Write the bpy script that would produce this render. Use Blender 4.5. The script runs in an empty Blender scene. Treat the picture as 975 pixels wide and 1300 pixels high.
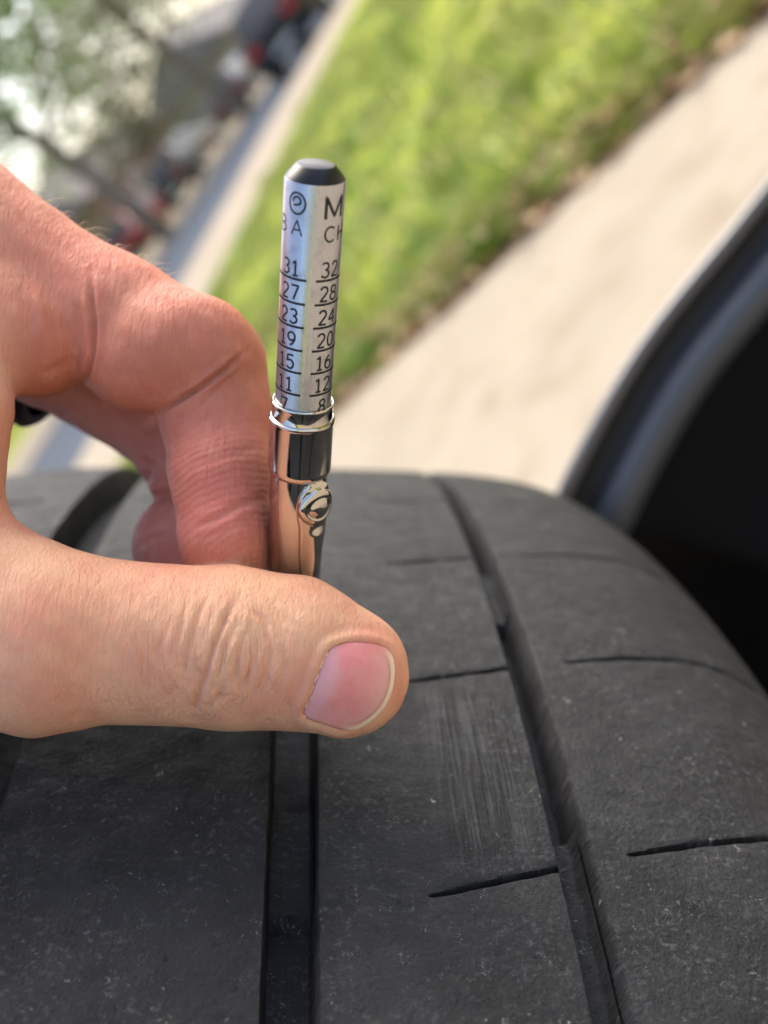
import bpy, bmesh, math, random
import numpy as np
from mathutils import Vector, Matrix

S = bpy.context.scene
COL = S.collection
RNG = np.random.default_rng(7)
random.seed(7)

# ------------------------------------------------------------------ camera
F = 1500.0                 # focal length in pixels of the 975 x 1300 photograph
HCAM = 0.632               # camera height above the driveway
OFF = 458.0                # how far the horizon lies from the picture centre
PITCH = math.atan(OFF / F)
U = np.array([-.8235 * math.cos(PITCH), .5673 * math.cos(PITCH), math.sin(PITCH)])
U /= np.linalg.norm(U)                       # world up seen from the camera
_f = np.array([0, 0, -1.0])
YW = _f - (_f @ U) * U
YW /= np.linalg.norm(YW)
XW = np.cross(YW, U)
RC = np.array([XW, YW, U])                   # camera axes -> world
EYE = np.array([0, 0, HCAM])
RC4 = Matrix([list(r) + [0] for r in RC] + [[0, 0, 0, 1]])

cd = bpy.data.cameras.new('camera')
cam = bpy.data.objects.new('camera', cd)
COL.objects.link(cam)
cam.matrix_world = Matrix.Translation(Vector(EYE)) @ RC4
cd.sensor_fit = 'VERTICAL'
cd.sensor_height = 24.0
cd.sensor_width = 18.0
cd.lens = F / 1300 * 24.0
cd.clip_start = 0.01
cd.clip_end = 2000
cd.dof.use_dof = True
cd.dof.focus_distance = 0.158
cd.dof.aperture_fstop = cd.lens / 2.9
S.camera = cam

# ------------------------------------------------------------------ light
SUN_CAM = np.array([-.52, .75, -.19])        # towards the sun, camera axes
SUN_W = RC @ (SUN_CAM / np.linalg.norm(SUN_CAM))
SUN_EL = math.asin(SUN_W[2])
SUN_AZ = math.atan2(SUN_W[0], SUN_W[1])
w = bpy.data.worlds.new('World')
S.world = w
w.use_nodes = True
wn = w.node_tree
sky = wn.nodes.new('ShaderNodeTexSky')
sky.sky_type = 'NISHITA'
sky.sun_disc = False
sky.sun_elevation = SUN_EL
sky.sun_rotation = SUN_AZ
sky.air_density = 1.0
sky.dust_density = 5.0
sky.ozone_density = 0.7
wn.links.new(sky.outputs[0], wn.nodes['Background'].inputs[0])
wn.nodes['Background'].inputs[1].default_value = 0.15
sl = bpy.data.lights.new('sun', 'SUN')
sl.energy = .85
sl.angle = math.radians(40)
sl.color = (1.0, .95, .87)
sun = bpy.data.objects.new('sun', sl)
COL.objects.link(sun)
sun.rotation_euler = Vector(SUN_W).to_track_quat('Z', 'Y').to_euler()
sun.location = (0, 0, 30)
S.view_settings.view_transform = 'Standard'
S.view_settings.look = 'None'
S.view_settings.gamma = 1.0
S.view_settings.exposure = 1.55
S.cycles.use_denoising = True
S.cycles.max_bounces = 6
S.cycles.diffuse_bounces = 3
S.cycles.glossy_bounces = 4
S.cycles.use_adaptive_sampling = True
S.cycles.adaptive_threshold = 0.02
S.cycles.caustics_reflective = False
S.cycles.caustics_refractive = False


# ------------------------------------------------------------------ helpers
def cm(px, py, D):
    """point in camera axes, millimetres (x right, y up, z towards the viewer)"""
    return np.array([(px - 487.5) / F * D, (650 - py) / F * D, -D])


def PW(px, py, D):
    """world point (metres) at depth D metres"""
    return EYE + RC @ cm(px, py, D)


def GP(px, py):
    d = RC @ cm(px, py, 1.0)
    return EYE + d * (-HCAM / d[2])


def mesh(name, verts, faces, mat=None, parent=None, smooth=True, sharp=None, loc=None):
    me = bpy.data.meshes.new(name)
    me.from_pydata([tuple(v) for v in verts], [], [tuple(int(i) for i in f) for f in faces])
    return finish(name, me, mat, parent, smooth, sharp, loc)


def finish(name, me, mat=None, parent=None, smooth=True, sharp=None, loc=None):
    if smooth:
        me.shade_smooth()
        if sharp is not None:
            me.set_sharp_from_angle(angle=math.radians(sharp))
    if mat is not None:
        me.materials.append(mat)
    o = bpy.data.objects.new(name, me)
    COL.objects.link(o)
    if parent is not None:
        o.parent = parent
    if loc is not None:
        o.location = loc
    return o


def fast_quads(name, V, Q):
    me = bpy.data.meshes.new(name)
    V = np.ascontiguousarray(V, np.float32)
    Q = np.ascontiguousarray(Q, np.int32)
    me.vertices.add(len(V))
    me.vertices.foreach_set('co', V.ravel())
    k = Q.shape[1]
    me.loops.add(Q.size)
    me.loops.foreach_set('vertex_index', Q.ravel())
    me.polygons.add(len(Q))
    me.polygons.foreach_set('loop_start', np.arange(len(Q), dtype=np.int32) * k)
    me.update(calc_edges=True)
    me.validate()
    return me


def empty(name, loc=(0, 0, 0), rot=None):
    o = bpy.data.objects.new(name, None)
    COL.objects.link(o)
    o.empty_display_size = .02
    if rot is None:
        o.location = loc
    else:
        o.matrix_world = Matrix.Translation(Vector(loc)) @ rot
    return o


def tag(o, label=None, cat=None, group=None, kind=None):
    if label:
        o['label'] = label
    if cat:
        o['category'] = cat
    if group:
        o['group'] = group
    if kind:
        o['kind'] = kind
    return o


def lathe(profile, seg=64, closed=False):
    V, Q = [], []
    for r, z in profile:
        for i in range(seg):
            a = 2 * math.pi * i / seg
            V.append((r * math.cos(a), r * math.sin(a), z))
    m = len(profile)
    for j in range(m - 1):
        for i in range(seg):
            i2 = (i + 1) % seg
            Q.append((j * seg + i, j * seg + i2, (j + 1) * seg + i2, (j + 1) * seg + i))
    return V, Q


def box(x0, x1, y0, y1, z0, z1):
    V = [(x0, y0, z0), (x1, y0, z0), (x1, y1, z0), (x0, y1, z0), (x0, y0, z1), (x1, y0, z1), (x1, y1, z1), (x0, y1, z1)]
    Q = [(0, 3, 2, 1), (4, 5, 6, 7), (0, 1, 5, 4), (1, 2, 6, 5), (2, 3, 7, 6), (3, 0, 4, 7)]
    return V, Q


def join(parts):
    V, Q = [], []
    for v, q in parts:
        o = len(V)
        V += list(v)
        Q += [tuple(i + o for i in f) for f in q]
    return V, Q


def tube(pts, rads, seg=8, cap=True):
    pts = [Vector(p) for p in pts]
    V, Q = [], []
    ref = Vector((0, 0, 1))
    for i, p in enumerate(pts):
        t = (pts[min(i + 1, len(pts) - 1)] - pts[max(i - 1, 0)]).normalized()
        if abs(t.dot(ref)) > .95:
            ref = Vector((1, 0, 0))
        a = t.cross(ref).normalized()
        b = t.cross(a)
        for k in range(seg):
            an = 2 * math.pi * k / seg
            V.append(tuple(p + (a * math.cos(an) + b * math.sin(an)) * rads[i]))
    for i in range(len(pts) - 1):
        for k in range(seg):
            k2 = (k + 1) % seg
            Q.append((i * seg + k, (i + 1) * seg + k, (i + 1) * seg + k2, i * seg + k2))
    if cap:
        Q.append(tuple(range(seg)))
        Q.append(tuple(reversed(range((len(pts) - 1) * seg, len(pts) * seg))))
    return V, Q


# ------------------------------------------------------------------ material helper
class M:
    def __init__(self, name, color=(.5, .5, .5), rough=.6, metal=0.0, spec=.5):
        self.m = bpy.data.materials.new(name)
        self.m.use_nodes = True
        self.t = self.m.node_tree
        self.b = self.t.nodes['Principled BSDF']
        self.b.inputs['Base Color'].default_value = (*color, 1)
        self.b.inputs['Roughness'].default_value = rough
        self.b.inputs['Metallic'].default_value = metal
        self.b.inputs['Specular IOR Level'].default_value = spec
        self._tc = None

    def n(self, typ, **kw):
        nd = self.t.nodes.new(typ)
        for k, v in kw.items():
            if k in nd.inputs:
                nd.inputs[k].default_value = v
            else:
                setattr(nd, k, v)
        return nd

    def l(self, a, b):
        self.t.links.new(a, b)
        return self

    def co(self):
        if self._tc is None:
            self._tc = self.n('ShaderNodeTexCoord')
        return self._tc.outputs['Object']

    def noise(self, scale, detail=4, rough=.55, vec=None, dist=0.0):
        nd = self.n('ShaderNodeTexNoise', Scale=scale, Detail=detail, Roughness=rough, Distortion=dist)
        self.l(vec if vec is not None else self.co(), nd.inputs['Vector'])
        return nd.outputs['Fac']

    def ramp(self, fac, stops):
        r = self.n('ShaderNodeValToRGB')
        e = r.color_ramp.elements
        while len(e) < len(stops):
            e.new(.5)
        for i, (p, c) in enumerate(stops):
            e[i].position = p
            c = c if isinstance(c, (tuple, list)) else (c, c, c)
            e[i].color = (*c, 1)
        self.l(fac, r.inputs['Fac'])
        return r.outputs['Color']

    def mix(self, fac, a, b, mode='MIX'):
        nd = self.n('ShaderNodeMix', data_type='RGBA', blend_type=mode)
        for sock, v in ((nd.inputs[0], fac), (nd.inputs[6], a), (nd.inputs[7], b)):
            if isinstance(v, bpy.types.NodeSocket):
                self.l(v, sock)
            elif isinstance(v, (tuple, list)):
                sock.default_value = (*v, 1)
            else:
                sock.default_value = v
        return nd.outputs[2]

    def math(self, op, a, b=0.0, clamp=False):
        nd = self.n('ShaderNodeMath', operation=op)
        nd.use_clamp = clamp
        for i, v in enumerate((a, b)):
            if isinstance(v, bpy.types.NodeSocket):
                self.l(v, nd.inputs[i])
            else:
                nd.inputs[i].default_value = v
        return nd.outputs[0]

    def attr(self, name):
        return self.n('ShaderNodeAttribute', attribute_name=name)

    def bump(self, h, strength=.3, dist=.001, normal=None):
        nd = self.n('ShaderNodeBump', Strength=strength, Distance=dist)
        self.l(h, nd.inputs['Height'])
        if normal is not None:
            self.l(normal, nd.inputs['Normal'])
        self.l(nd.outputs[0], self.b.inputs['Normal'])
        return nd.outputs[0]

    def col(self, c):
        self.l(c, self.b.inputs['Base Color'])

    def rou(self, c):
        self.l(c, self.b.inputs['Roughness'])


# ================================================================== GROUND
def ground_material(name, c1, c2, s1, c3=None, s2=40, rough=.9, bump=.3):
    m = M(name, c1, rough, 0, 0)
    c = m.mix(m.ramp(m.noise(s1, 5), [(.35, 0), (.65, 1)]), c1, c2)
    if c3:
        c = m.mix(m.ramp(m.noise(s2, 6), [(.5, 0), (.72, 1)]), c, c3)
    m.col(c)
    m.bump(m.noise(s2 * 4, 4), bump, .01)
    return m.m


T_ROAD = np.array([.53, .848]); T_ROAD /= np.linalg.norm(T_ROAD)   # along the street
N_ROAD = np.array([-T_ROAD[1], T_ROAD[0]])                         # across it, away
O_ROAD = GP(305, 300)[:2]


def rd(s, nn, z=0.0):
    p = O_ROAD + T_ROAD * s + N_ROAD * nn
    return np.array([p[0], p[1], z])


def strip(name, n0, n1, z, mat, s0=-60, s1=160, thick=.12, kind='structure'):
    V = [rd(s0, n0, z), rd(s1, n0, z), rd(s1, n1, z), rd(s0, n1, z)]
    V += [v - np.array([0, 0, thick]) for v in V]
    Q = [(0, 1, 2, 3), (4, 7, 6, 5), (0, 4, 5, 1), (1, 5, 6, 2), (2, 6, 7, 3), (3, 7, 4, 0)]
    o = mesh(name, V, Q, mat, smooth=False)
    return tag(o, kind=kind)


M_EARTH = ground_material('soil', (.24, .14, .08), (.32, .22, .14), 3, (.14, .08, .05), 30)
M_LAWN = ground_material('lawn_soil', (.22, .27, .04), (.33, .34, .07), 1.2, (.13, .19, .03), 5)
M_VERGE = ground_material('verge', (.28, .28, .07), (.20, .24, .05), .8, (.30, .26, .11), 5)
M_CONC = ground_material('driveway_concrete', (.295, .255, .19), (.33, .287, .216), 2.5, (.25, .205, .145), 9, .85)
M_KERB = ground_material('kerb_concrete', (.31, .265, .20), (.34, .295, .23), 1.5, (.27, .23, .175), 8, .85)
M_ASPH = ground_material('asphalt', (.085, .097, .115), (.10, .113, .132), .6, (.075, .085, .10), 30, 1.0)

g = mesh('ground', [(-600, -600, -.16), (600, -600, -.16), (600, 600, -.16), (-600, 600, -.16)], [(0, 1, 2, 3)],
         ground_material('far_ground', (.10, .13, .04), (.15, .15, .06), .2, (.06, .09, .02), 1), smooth=False)
tag(g, kind='structure')

# driveway edge: two points on the photograph's ground; it runs away from the street
E0, E1 = GP(430, 520)[:2], GP(975, 20)[:2]


def to_sn(p):
    return np.array([(p - O_ROAD) @ T_ROAD, (p - O_ROAD) @ N_ROAD])


_a, _b = to_sn(E0), to_sn(E1)
SLOPE = (_b[0] - _a[0]) / (_b[1] - _a[1])


def edge_s(n_):
    return _a[0] + (n_ - _a[1]) * SLOPE


def dw(b, n_, z=0.0):
    """b metres into the lawn from the driveway edge, n_ metres from the kerb (negative = towards us)"""
    return rd(edge_s(n_) + b, n_, z)


# driveway as cast slabs with joints
drive = empty('driveway', dw(-2, -6))
tag(drive, kind='structure')
DL = np.array(drive.location)
JN = [-.01, _a[1] + 1.1, _b[1] - 2.2, _b[1] - 6, _b[1] - 10, _b[1] - 14]
for k in range(5):
    for r in range(2):
        n1, n0 = (JN[k] - .006, JN[k + 1] + .006)
        b0, b1 = -6.6 + r * 3.3 + .006, -6.6 + (r + 1) * 3.3 - .006
        bm = bmesh.new()
        top = [dw(b0, n0), dw(b1, n0), dw(b1, n1), dw(b0, n1)]
        vs = [bm.verts.new(v - DL) for v in top] + [bm.verts.new(v - DL - np.array([0, 0, .12])) for v in top]
        for q in [(0, 1, 2, 3), (4, 7, 6, 5), (0, 4, 5, 1), (1, 5, 6, 2), (2, 6, 7, 3), (3, 7, 4, 0)]:
            bm.faces.new([vs[i] for i in q])
        bmesh.ops.recalc_face_normals(bm, faces=bm.faces)
        bmesh.ops.bevel(bm, geom=[e for e in bm.edges], offset=.008, segments=2, affect='EDGES')
        me = bpy.data.meshes.new('slab')
        bm.to_mesh(me); bm.free()
        finish('slab', me, M_CONC, drive, True, 40)


# lawn with an uneven edge towards the driveway, meeting the street kerb
def lawn_sheet(name, sgn, width, mat, b_start):
    V, Q = [], []
    nac = 40
    nn_ = np.linspace(-18.2, -.01, 420)
    for n_ in nn_:
        jit = .03 * math.sin(n_ * 7.3) + .025 * math.sin(n_ * 17.1 + 1) + .02 * math.sin(n_ * 31 + 2)
        for j in range(nac):
            t = (j / (nac - 1)) ** 1.9
            b = b_start + sgn * (.045 + jit * (1 - t) + width * t)
            q = dw(b, n_)
            q[2] = -.02 if j == 0 else .028 * min(1, width * t / .2) + .012 * math.sin(q[0] * 3.1) * math.sin(q[1] * 2.3)
            V.append(q)
    for i in range(len(nn_) - 1):
        for j in range(nac - 1):
            f_ = (i * nac + j, i * nac + j + 1, (i + 1) * nac + j + 1, (i + 1) * nac + j)
            Q.append(f_ if sgn > 0 else f_[::-1])
    o = mesh(name, V, Q, mat)
    return tag(o, kind='structure')


lawn_sheet('lawn', 1, 40, M_LAWN, .05)
lawn_sheet('lawn', -1, 30, M_LAWN, -6.6)
soil = mesh('soil_edge', [dw(.002, -18, -.012), dw(.5, -18, -.012), dw(.5, -.01, -.012), dw(.002, -.01, -.012)], [(0, 1, 2, 3)], M_EARTH, smooth=False)
tag(soil, kind='structure')

n_at = lambda px: float(to_sn(GP(px, 300)[:2])[1])
N1, N2 = n_at(265), n_at(220)
N3 = min(n_at(200), N2 + 9)
strip('kerb', 0, N1, .03, M_KERB)
strip('road', N1, N2, -.02, M_ASPH)
strip('pavement', N2, N3, .035, M_KERB)
strip('verge', N3, N3 + 14, .02, M_VERGE, -80, 220)
strip('far_lawn', N3 + 14, 110, .03, ground_material('far_lawn', (.10, .15, .03), (.18, .20, .05), .4, (.07, .10, .02), 2), -90, 260)

# grass blades
NB = 110000
n_b = RNG.uniform(-13, -.05, NB)
bb = RNG.random(NB) ** 1.8 * 11 + RNG.normal(0, .012, NB)
q_ = O_ROAD[None] + T_ROAD[None] * (_a[0] + (n_b - _a[1]) * SLOPE + bb + .075)[:, None] + N_ROAD[None] * n_b[:, None]
base = q_
NC = 1500                                            # tufts
ncl = 34
cn = RNG.uniform(-12, -.1, NC); cb = RNG.random(NC) ** 1.6 * 9
cc = O_ROAD[None] + T_ROAD[None] * (_a[0] + (cn - _a[1]) * SLOPE + cb + .10)[:, None] + N_ROAD[None] * cn[:, None]
coff = RNG.normal(0, .035, (NC, ncl, 2))
base = np.concatenate([base, (cc[:, None] + coff).reshape(-1, 2)])
hh = np.concatenate([RNG.uniform(.03, .065, NB), (RNG.uniform(.06, .12, (NC, 1)) * RNG.uniform(.7, 1.1, (NC, ncl))).ravel()])
lean0 = np.concatenate([np.zeros((NB, 2)), (coff * 1.1).reshape(-1, 2)])
NB = len(base)
an = RNG.uniform(0, 2 * math.pi, NB)
wd = RNG.uniform(.004, .009, NB)
lean = RNG.normal(0, .03, (NB, 2)) + lean0
dx = np.stack([np.cos(an), np.sin(an)], 1) * wd[:, None]
z0 = .012 * np.ones(NB)
Vb = np.zeros((NB, 3, 3), np.float32)
Vb[:, 0, :2] = base - dx; Vb[:, 0, 2] = z0
Vb[:, 1, :2] = base + dx; Vb[:, 1, 2] = z0
Vb[:, 2, :2] = base + lean; Vb[:, 2, 2] = z0 + hh
me = fast_quads('grass', Vb.reshape(-1, 3), np.arange(NB * 3).reshape(-1, 3))
mg = M('grass_blade', (.15, .24, .03), .55, 0, .3)
cg = mg.mix(mg.ramp(mg.noise(1.6, 4), [(.38, 0), (.62, 1)]), (.15, .29, .03), (.36, .41, .07))
cg = mg.mix(mg.ramp(mg.noise(9, 3), [(.42, 0), (.66, 1)]), cg, (.46, .38, .17))
mg.col(cg)
mg.b.inputs['Subsurface Weight'].default_value = 0
grass = finish('grass', me, mg.m, smooth=False)
NL = 2600
lb = np.abs(RNG.normal(0, .16, NL)) - .03 + .12 * (RNG.random(NL) ** 3)
ln_ = RNG.uniform(-11, -.1, NL)
lc = O_ROAD[None] + T_ROAD[None] * (_a[0] + (ln_ - _a[1]) * SLOPE + lb)[:, None] + N_ROAD[None] * ln_[:, None]
la = RNG.uniform(0, 6.283, NL); ls = RNG.uniform(.012, .03, NL)
d1 = np.stack([np.cos(la), np.sin(la), RNG.normal(0, .35, NL)], 1) * ls[:, None]
d2 = np.stack([-np.sin(la), np.cos(la), RNG.normal(0, .35, NL)], 1) * ls[:, None] * .55
pc = np.concatenate([lc, np.where(lb < .08, .012, .04)[:, None] + .01 * RNG.random((NL, 1))], 1)
Vl = np.stack([pc - d1, pc - d2, pc + d1, pc + d2], 1).reshape(-1, 3)
ml = M('dead_leaf', (.30, .19, .10), .8, 0, .1)
ml.col(ml.mix(ml.ramp(ml.noise(14, 3), [(.4, 0), (.6, 1)]), (.16, .075, .035), (.45, .32, .19)))
litter = finish('leaf_litter', fast_quads('leaf_litter', Vl, np.arange(NL * 4).reshape(-1, 4)), ml.m, smooth=False)
tag(litter, 'brown dead leaves and clippings along the driveway edge', 'leaves', kind='stuff')
tag(grass, 'yellow-green lawn grass growing up to the driveway edge', 'grass', kind='stuff')


# ================================================================== TYRE
R_T = 430.0                                             # tread radius, mm
PSI = math.atan((487.5 - 381.5) / F)
ROLL = math.radians(.8)
A_FW = np.array([-math.sin(PSI), 0, -math.cos(PSI)])
A_AX = np.array([math.cos(PSI), 0, -math.sin(PSI)])
A_UP = np.array([0, 1.0, 0])
_s = (650 - 595) / F                                     # where the tread drops out of sight
_h = math.hypot(_s, 1)
C_T = (369.4 * _s / _h - R_T / _h) * A_UP + (369.4 / _h + R_T * _s / _h) * A_FW    # wheel centre, camera axes, mm
ax = A_AX * math.cos(ROLL) - A_UP * math.sin(ROLL)
up = A_UP * math.cos(ROLL) + A_AX * math.sin(ROLL)
crown_pt = C_T + R_T * A_UP
C_T = crown_pt - R_T * up
TR = RC @ np.stack([ax, up, -A_FW], 1)                  # tyre axes -> world: x axle, y up the tread, z to viewer
TM = Matrix([list(r) + [0] for r in TR] + [[0, 0, 0, 1]])
tyre = empty('worn_tyre', EYE + RC @ C_T / 1000, TM)
tag(tyre, 'worn black rubber car tyre with straight grooves, gauge held on its tread', 'tyre')

rub = M('tyre_rubber', (.03, .031, .034), .62, 0, .23)
sp = rub.n('ShaderNodeSeparateXYZ'); rub.l(rub.co(), sp.inputs[0])
th = rub.math('ARCTAN2', sp.outputs['Z'], sp.outputs['Y'])
cx = rub.n('ShaderNodeCombineXYZ')
rub.l(rub.math('MULTIPLY', sp.outputs['X'], 1.0), cx.inputs[0])
rub.l(rub.math('MULTIPLY', th, .43), cx.inputs[1])
cs = rub.n('ShaderNodeCombineXYZ')                       # stretched round the tyre: scuffs
rub.l(rub.math('MULTIPLY', sp.outputs['X'], 1.0), cs.inputs[0])
rub.l(rub.math('MULTIPLY', th, .012), cs.inputs[1])
uv = cx.outputs[0]
base = rub.mix(rub.ramp(rub.noise(55, 6, .6, uv), [(.3, 0), (.7, 1)]), (.0105, .0108, .0112), (.023, .0234, .0242))
dust = rub.math('MULTIPLY', rub.ramp(rub.noise(900, 3, .6, uv), [(.54, 0), (.70, 1)]),
                rub.ramp(rub.noise(70, 3, .6, uv), [(.42, .1), (.66, 1)]))
base = rub.mix(dust, base, (.075, .077, .079))
wv = rub.n('ShaderNodeMix', data_type='RGBA', blend_type='LINEAR_LIGHT'); wv.inputs[0].default_value = .0022
wn_ = rub.n('ShaderNodeTexNoise', Scale=900.0, Detail=3.0); rub.l(uv, wn_.inputs['Vector'])
rub.l(uv, wv.inputs[6]); rub.l(wn_.outputs['Color'], wv.inputs[7])
vo = rub.n('ShaderNodeTexVoronoi', Scale=330.0); rub.l(wv.outputs[2], vo.inputs['Vector'])
vo2 = rub.n('ShaderNodeTexVoronoi', Scale=1100.0); rub.l(wv.outputs[2], vo2.inputs['Vector'])
vm2 = rub.math('MULTIPLY', rub.ramp(vo2.outputs['Distance'], [(.10, 1), (.30, 0)]), rub.ramp(rub.noise(300, 3, .6, uv), [(.54, 0), (.64, 1)]))
base = rub.mix(rub.math('MULTIPLY', vm2, .8), base, (.19, .185, .17))
vm = rub.math('MULTIPLY', rub.ramp(vo.outputs['Distance'], [(.05, .9), (.2, 0)]),
              rub.ramp(rub.noise(160, 3, .6, uv), [(.57, 0), (.66, 1)]))
base = rub.mix(vm, base, (.34, .325, .29))
pit = rub.ramp(rub.noise(480, 4, .6, uv), [(.30, 1), (.38, 0)])
base = rub.mix(pit, base, (.008, .008, .009))
# moulding streaks left on one worn block
sx = rub.ramp(sp.outputs['X'], [(.0205, 0), (.0225, 1), (.0340, 1), (.0352, 0)])
st = rub.ramp(rub.math('MULTIPLY', th, 1.0), [(.447, 0), (.462, 1), (.535, 1), (.550, 0)])
streak = rub.noise(1500, 3, .6, cs.outputs[0])
smask = rub.math('MULTIPLY', sx, st)
sline = rub.math('MULTIPLY', rub.ramp(streak, [(.50, 0), (.60, 1)]), smask)
base = rub.mix(rub.math('MULTIPLY', sline, .38), base, (.085, .088, .09))
rub.col(base)
rub.rou(rub.ramp(rub.noise(180, 4, .6, uv), [(.3, .50), (.7, .74)]))
hgt = rub.math('ADD', rub.math('MULTIPLY', rub.noise(1400, 5, .65, uv), .6), rub.math('MULTIPLY', rub.noise(320, 5, .6, uv), 1.0))
hgt = rub.math('ADD', hgt, rub.math('MULTIPLY', rub.math('MULTIPLY', streak, smask), 1.6))
rub.bump(hgt, .8, .0010)
M_RUB = rub.m

# cross-section: drop of the crown (mm) against position along the axle (mm)
PA = np.array([-118, -118, -117, -114, -109, -103, -96, -88, -80, -70, -55, -35, -10, 20, 38, 50, 60, 68, 75, 81, 87, 93, 98, 102, 104.5, 105])
PD = np.array([70, 55, 40, 28, 19, 12, 7, 4.0, 2.2, 1.1, .4, .1, 0, .05, .35, .9, 1.8, 3.2, 5.4, 8.3, 12.3, 18, 25, 34, 46, 60])
fine_s = np.linspace(0, len(PA) - 1, 1200)
pa_f = np.interp(fine_s, np.arange(len(PA)), PA)
pd_f = np.interp(fine_s, np.arange(len(PA)), PD)
ker = np.hanning(61); ker /= ker.sum()
pa_s = np.convolve(np.pad(pa_f, 30, mode='edge'), ker, 'valid')
pd_s = np.convolve(np.pad(pd_f, 30, mode='edge'), ker, 'valid')


def crown(a):
    return np.interp(a, pa_s[40:-40], pd_s[40:-40])


def sm(x, a, b):
    t = np.clip((x - a) / (b - a), 0, 1)
    return t * t * (3 - 2 * t)


GRV = [(-53.0, -41.5, .8, 3.8, 10.0), (-4.0, 3.5, .6, 1.3, 9.0), (36.5, 42.3, .7, 2.4, 8.0)]


def gdepth(a):
    d = np.zeros_like(a)
    for lo, hi, wl, wr, dep in GRV:
        d = np.maximum(d, dep * sm(a, lo, lo + wl) * (1 - sm(a, hi - wr, hi)))
    return d


def shear(a):
    return -.0345 * (np.clip(a, -95, 95) - 27)


# columns across the tread
def cols(lo, hi, stepv):
    return np.linspace(lo, hi, max(2, int(round((hi - lo) / stepv)) + 1))


NP_ = 57
PITCHD = 360 / NP_
TH0 = 31.6
rows = []
for k in range(NP_):
    c0 = TH0 + k * PITCHD
    near = k < 3 or k > NP_ - 7
    loc = [-.38, -.2, -.12, -.08, -.055, -.035, -.015, .015, .035, .055, .08, .12, .2, .38] if near else [-.3, -.08, 0, .08, .3]
    rest = np.linspace(.38, PITCHD - .38, 40 if near else 8)[1:-1]
    rows += [c0 + x for x in loc] + [c0 + x for x in rest]
rows += [v + d_ for v in (28.9, 31.7, 18.4, 21.7, 30.0, 39.0) for d_ in (-.06, -.03, 0, .03, .06)]
ROWS = np.array(sorted(((np.array(rows) + 180) % 360) - 180))
SIP = [(18.0, 37.6), (47.0, 99.0), (-99.0, -60.0)]


def sipe(a, thp, which):
    lo, hi = which
    ph = (thp - TH0 + (2.6 if lo < 0 else 0) + PITCHD / 2) % PITCHD - PITCHD / 2
    x = np.abs(ph) * 7.5                                 # mm along the tread
    fade = sm(a, lo, lo + .9) * (1 - sm(a, hi - 1.5, hi))
    x = np.abs(ph * 7.5 + .05 * np.sin(a * 1.1) + .03 * np.sin(a * 5.3 + 1))
    wid = .22 + .20 * sm(a, lo, lo + 6)
    dep = 3.4 * np.exp(-(x / wid) ** 4) + .20 * np.exp(-(x / 1.2) ** 2)
    return dep * fade


def indicator(a, thp):
    out = np.zeros_like(a)
    ths = thp + shear(a)
    for lo, hi in ((28.9, 31.7),):
        out = np.maximum(out, 2.6 * sm(ths, lo - .06, lo + .06) * (1 - sm(ths, hi - .05, hi + .05)) * (np.abs(a) < 4.2))
    for lo, hi in ((18.4, 21.7), (30.0, 39.0)):
        out = np.maximum(out, 3.2 * sm(ths, lo - .06, lo + .06) * (1 - sm(ths, hi - .05, hi + .05)) * ((a > 36) & (a < 43)))
    return out


_rr = np.random.default_rng(21)
LIPN = [np.convolve(_rr.normal(0, .05, 2600) + (_rr.random(2600) > .988) * _rr.normal(0, .7, 2600), [.25, .5, .25], 'same') for _ in range(6)]


def tread(name, A, sip=None, groove=False):
    A = np.asarray(A, float)
    aa, tt = np.meshgrid(A, ROWS)
    drop = crown(aa) + gdepth(aa)
    if sip:
        drop = drop + sipe(aa, tt, sip)
    if groove:
        g_ = gdepth(aa)
        drop = drop - indicator(aa, tt) * (g_ > 5)
    # worn, slightly uneven rubber
    wob = .05 * np.sin(tt * 5.1 + aa * .31) + .04 * np.sin(tt * 11.7 - aa * .7)
    r = R_T - drop + wob * 1.0
    th_ = np.radians(tt + shear(aa))
    for gi, (lo, hi, wl, wr, dp) in enumerate(GRV):          # ragged, nicked groove lips
        for e_, sg in ((lo, 0), (hi, 1)):
            rj = np.interp(tt[:, 0], np.linspace(-180, 180, 2600), LIPN[gi * 2 + sg])[:, None]
            aa = aa + rj * np.exp(-((aa - e_) / 1.0) ** 2)
            r = r - np.abs(rj) * .9 * np.exp(-((aa - e_) / .7) ** 2)
    V = np.stack([aa, r * np.cos(th_), r * np.sin(th_)], -1) / 1000
    nr, nc = aa.shape
    idx = np.arange(nr * nc).reshape(nr, nc)
    i2 = np.roll(idx, -1, 0)
    Q = np.stack([idx[:, :-1], i2[:, :-1], i2[:, 1:], idx[:, 1:]], -1).reshape(-1, 4)
    me = fast_quads(name, V.reshape(-1, 3), Q)
    me.flip_normals() if me.polygons[0].normal.dot(Vector(V[0, 0]) * Vector((0, 1, 1))) < 0 else None
    return finish(name, me, M_RUB, tyre, True, 50)


def gcols(g):
    lo, hi, wl, wr, dep = g
    return np.concatenate([np.linspace(lo, lo + wl, 7), np.linspace(lo + wl, hi - wr, 5)[1:-1], np.linspace(hi - wr, hi, 9)])


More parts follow.
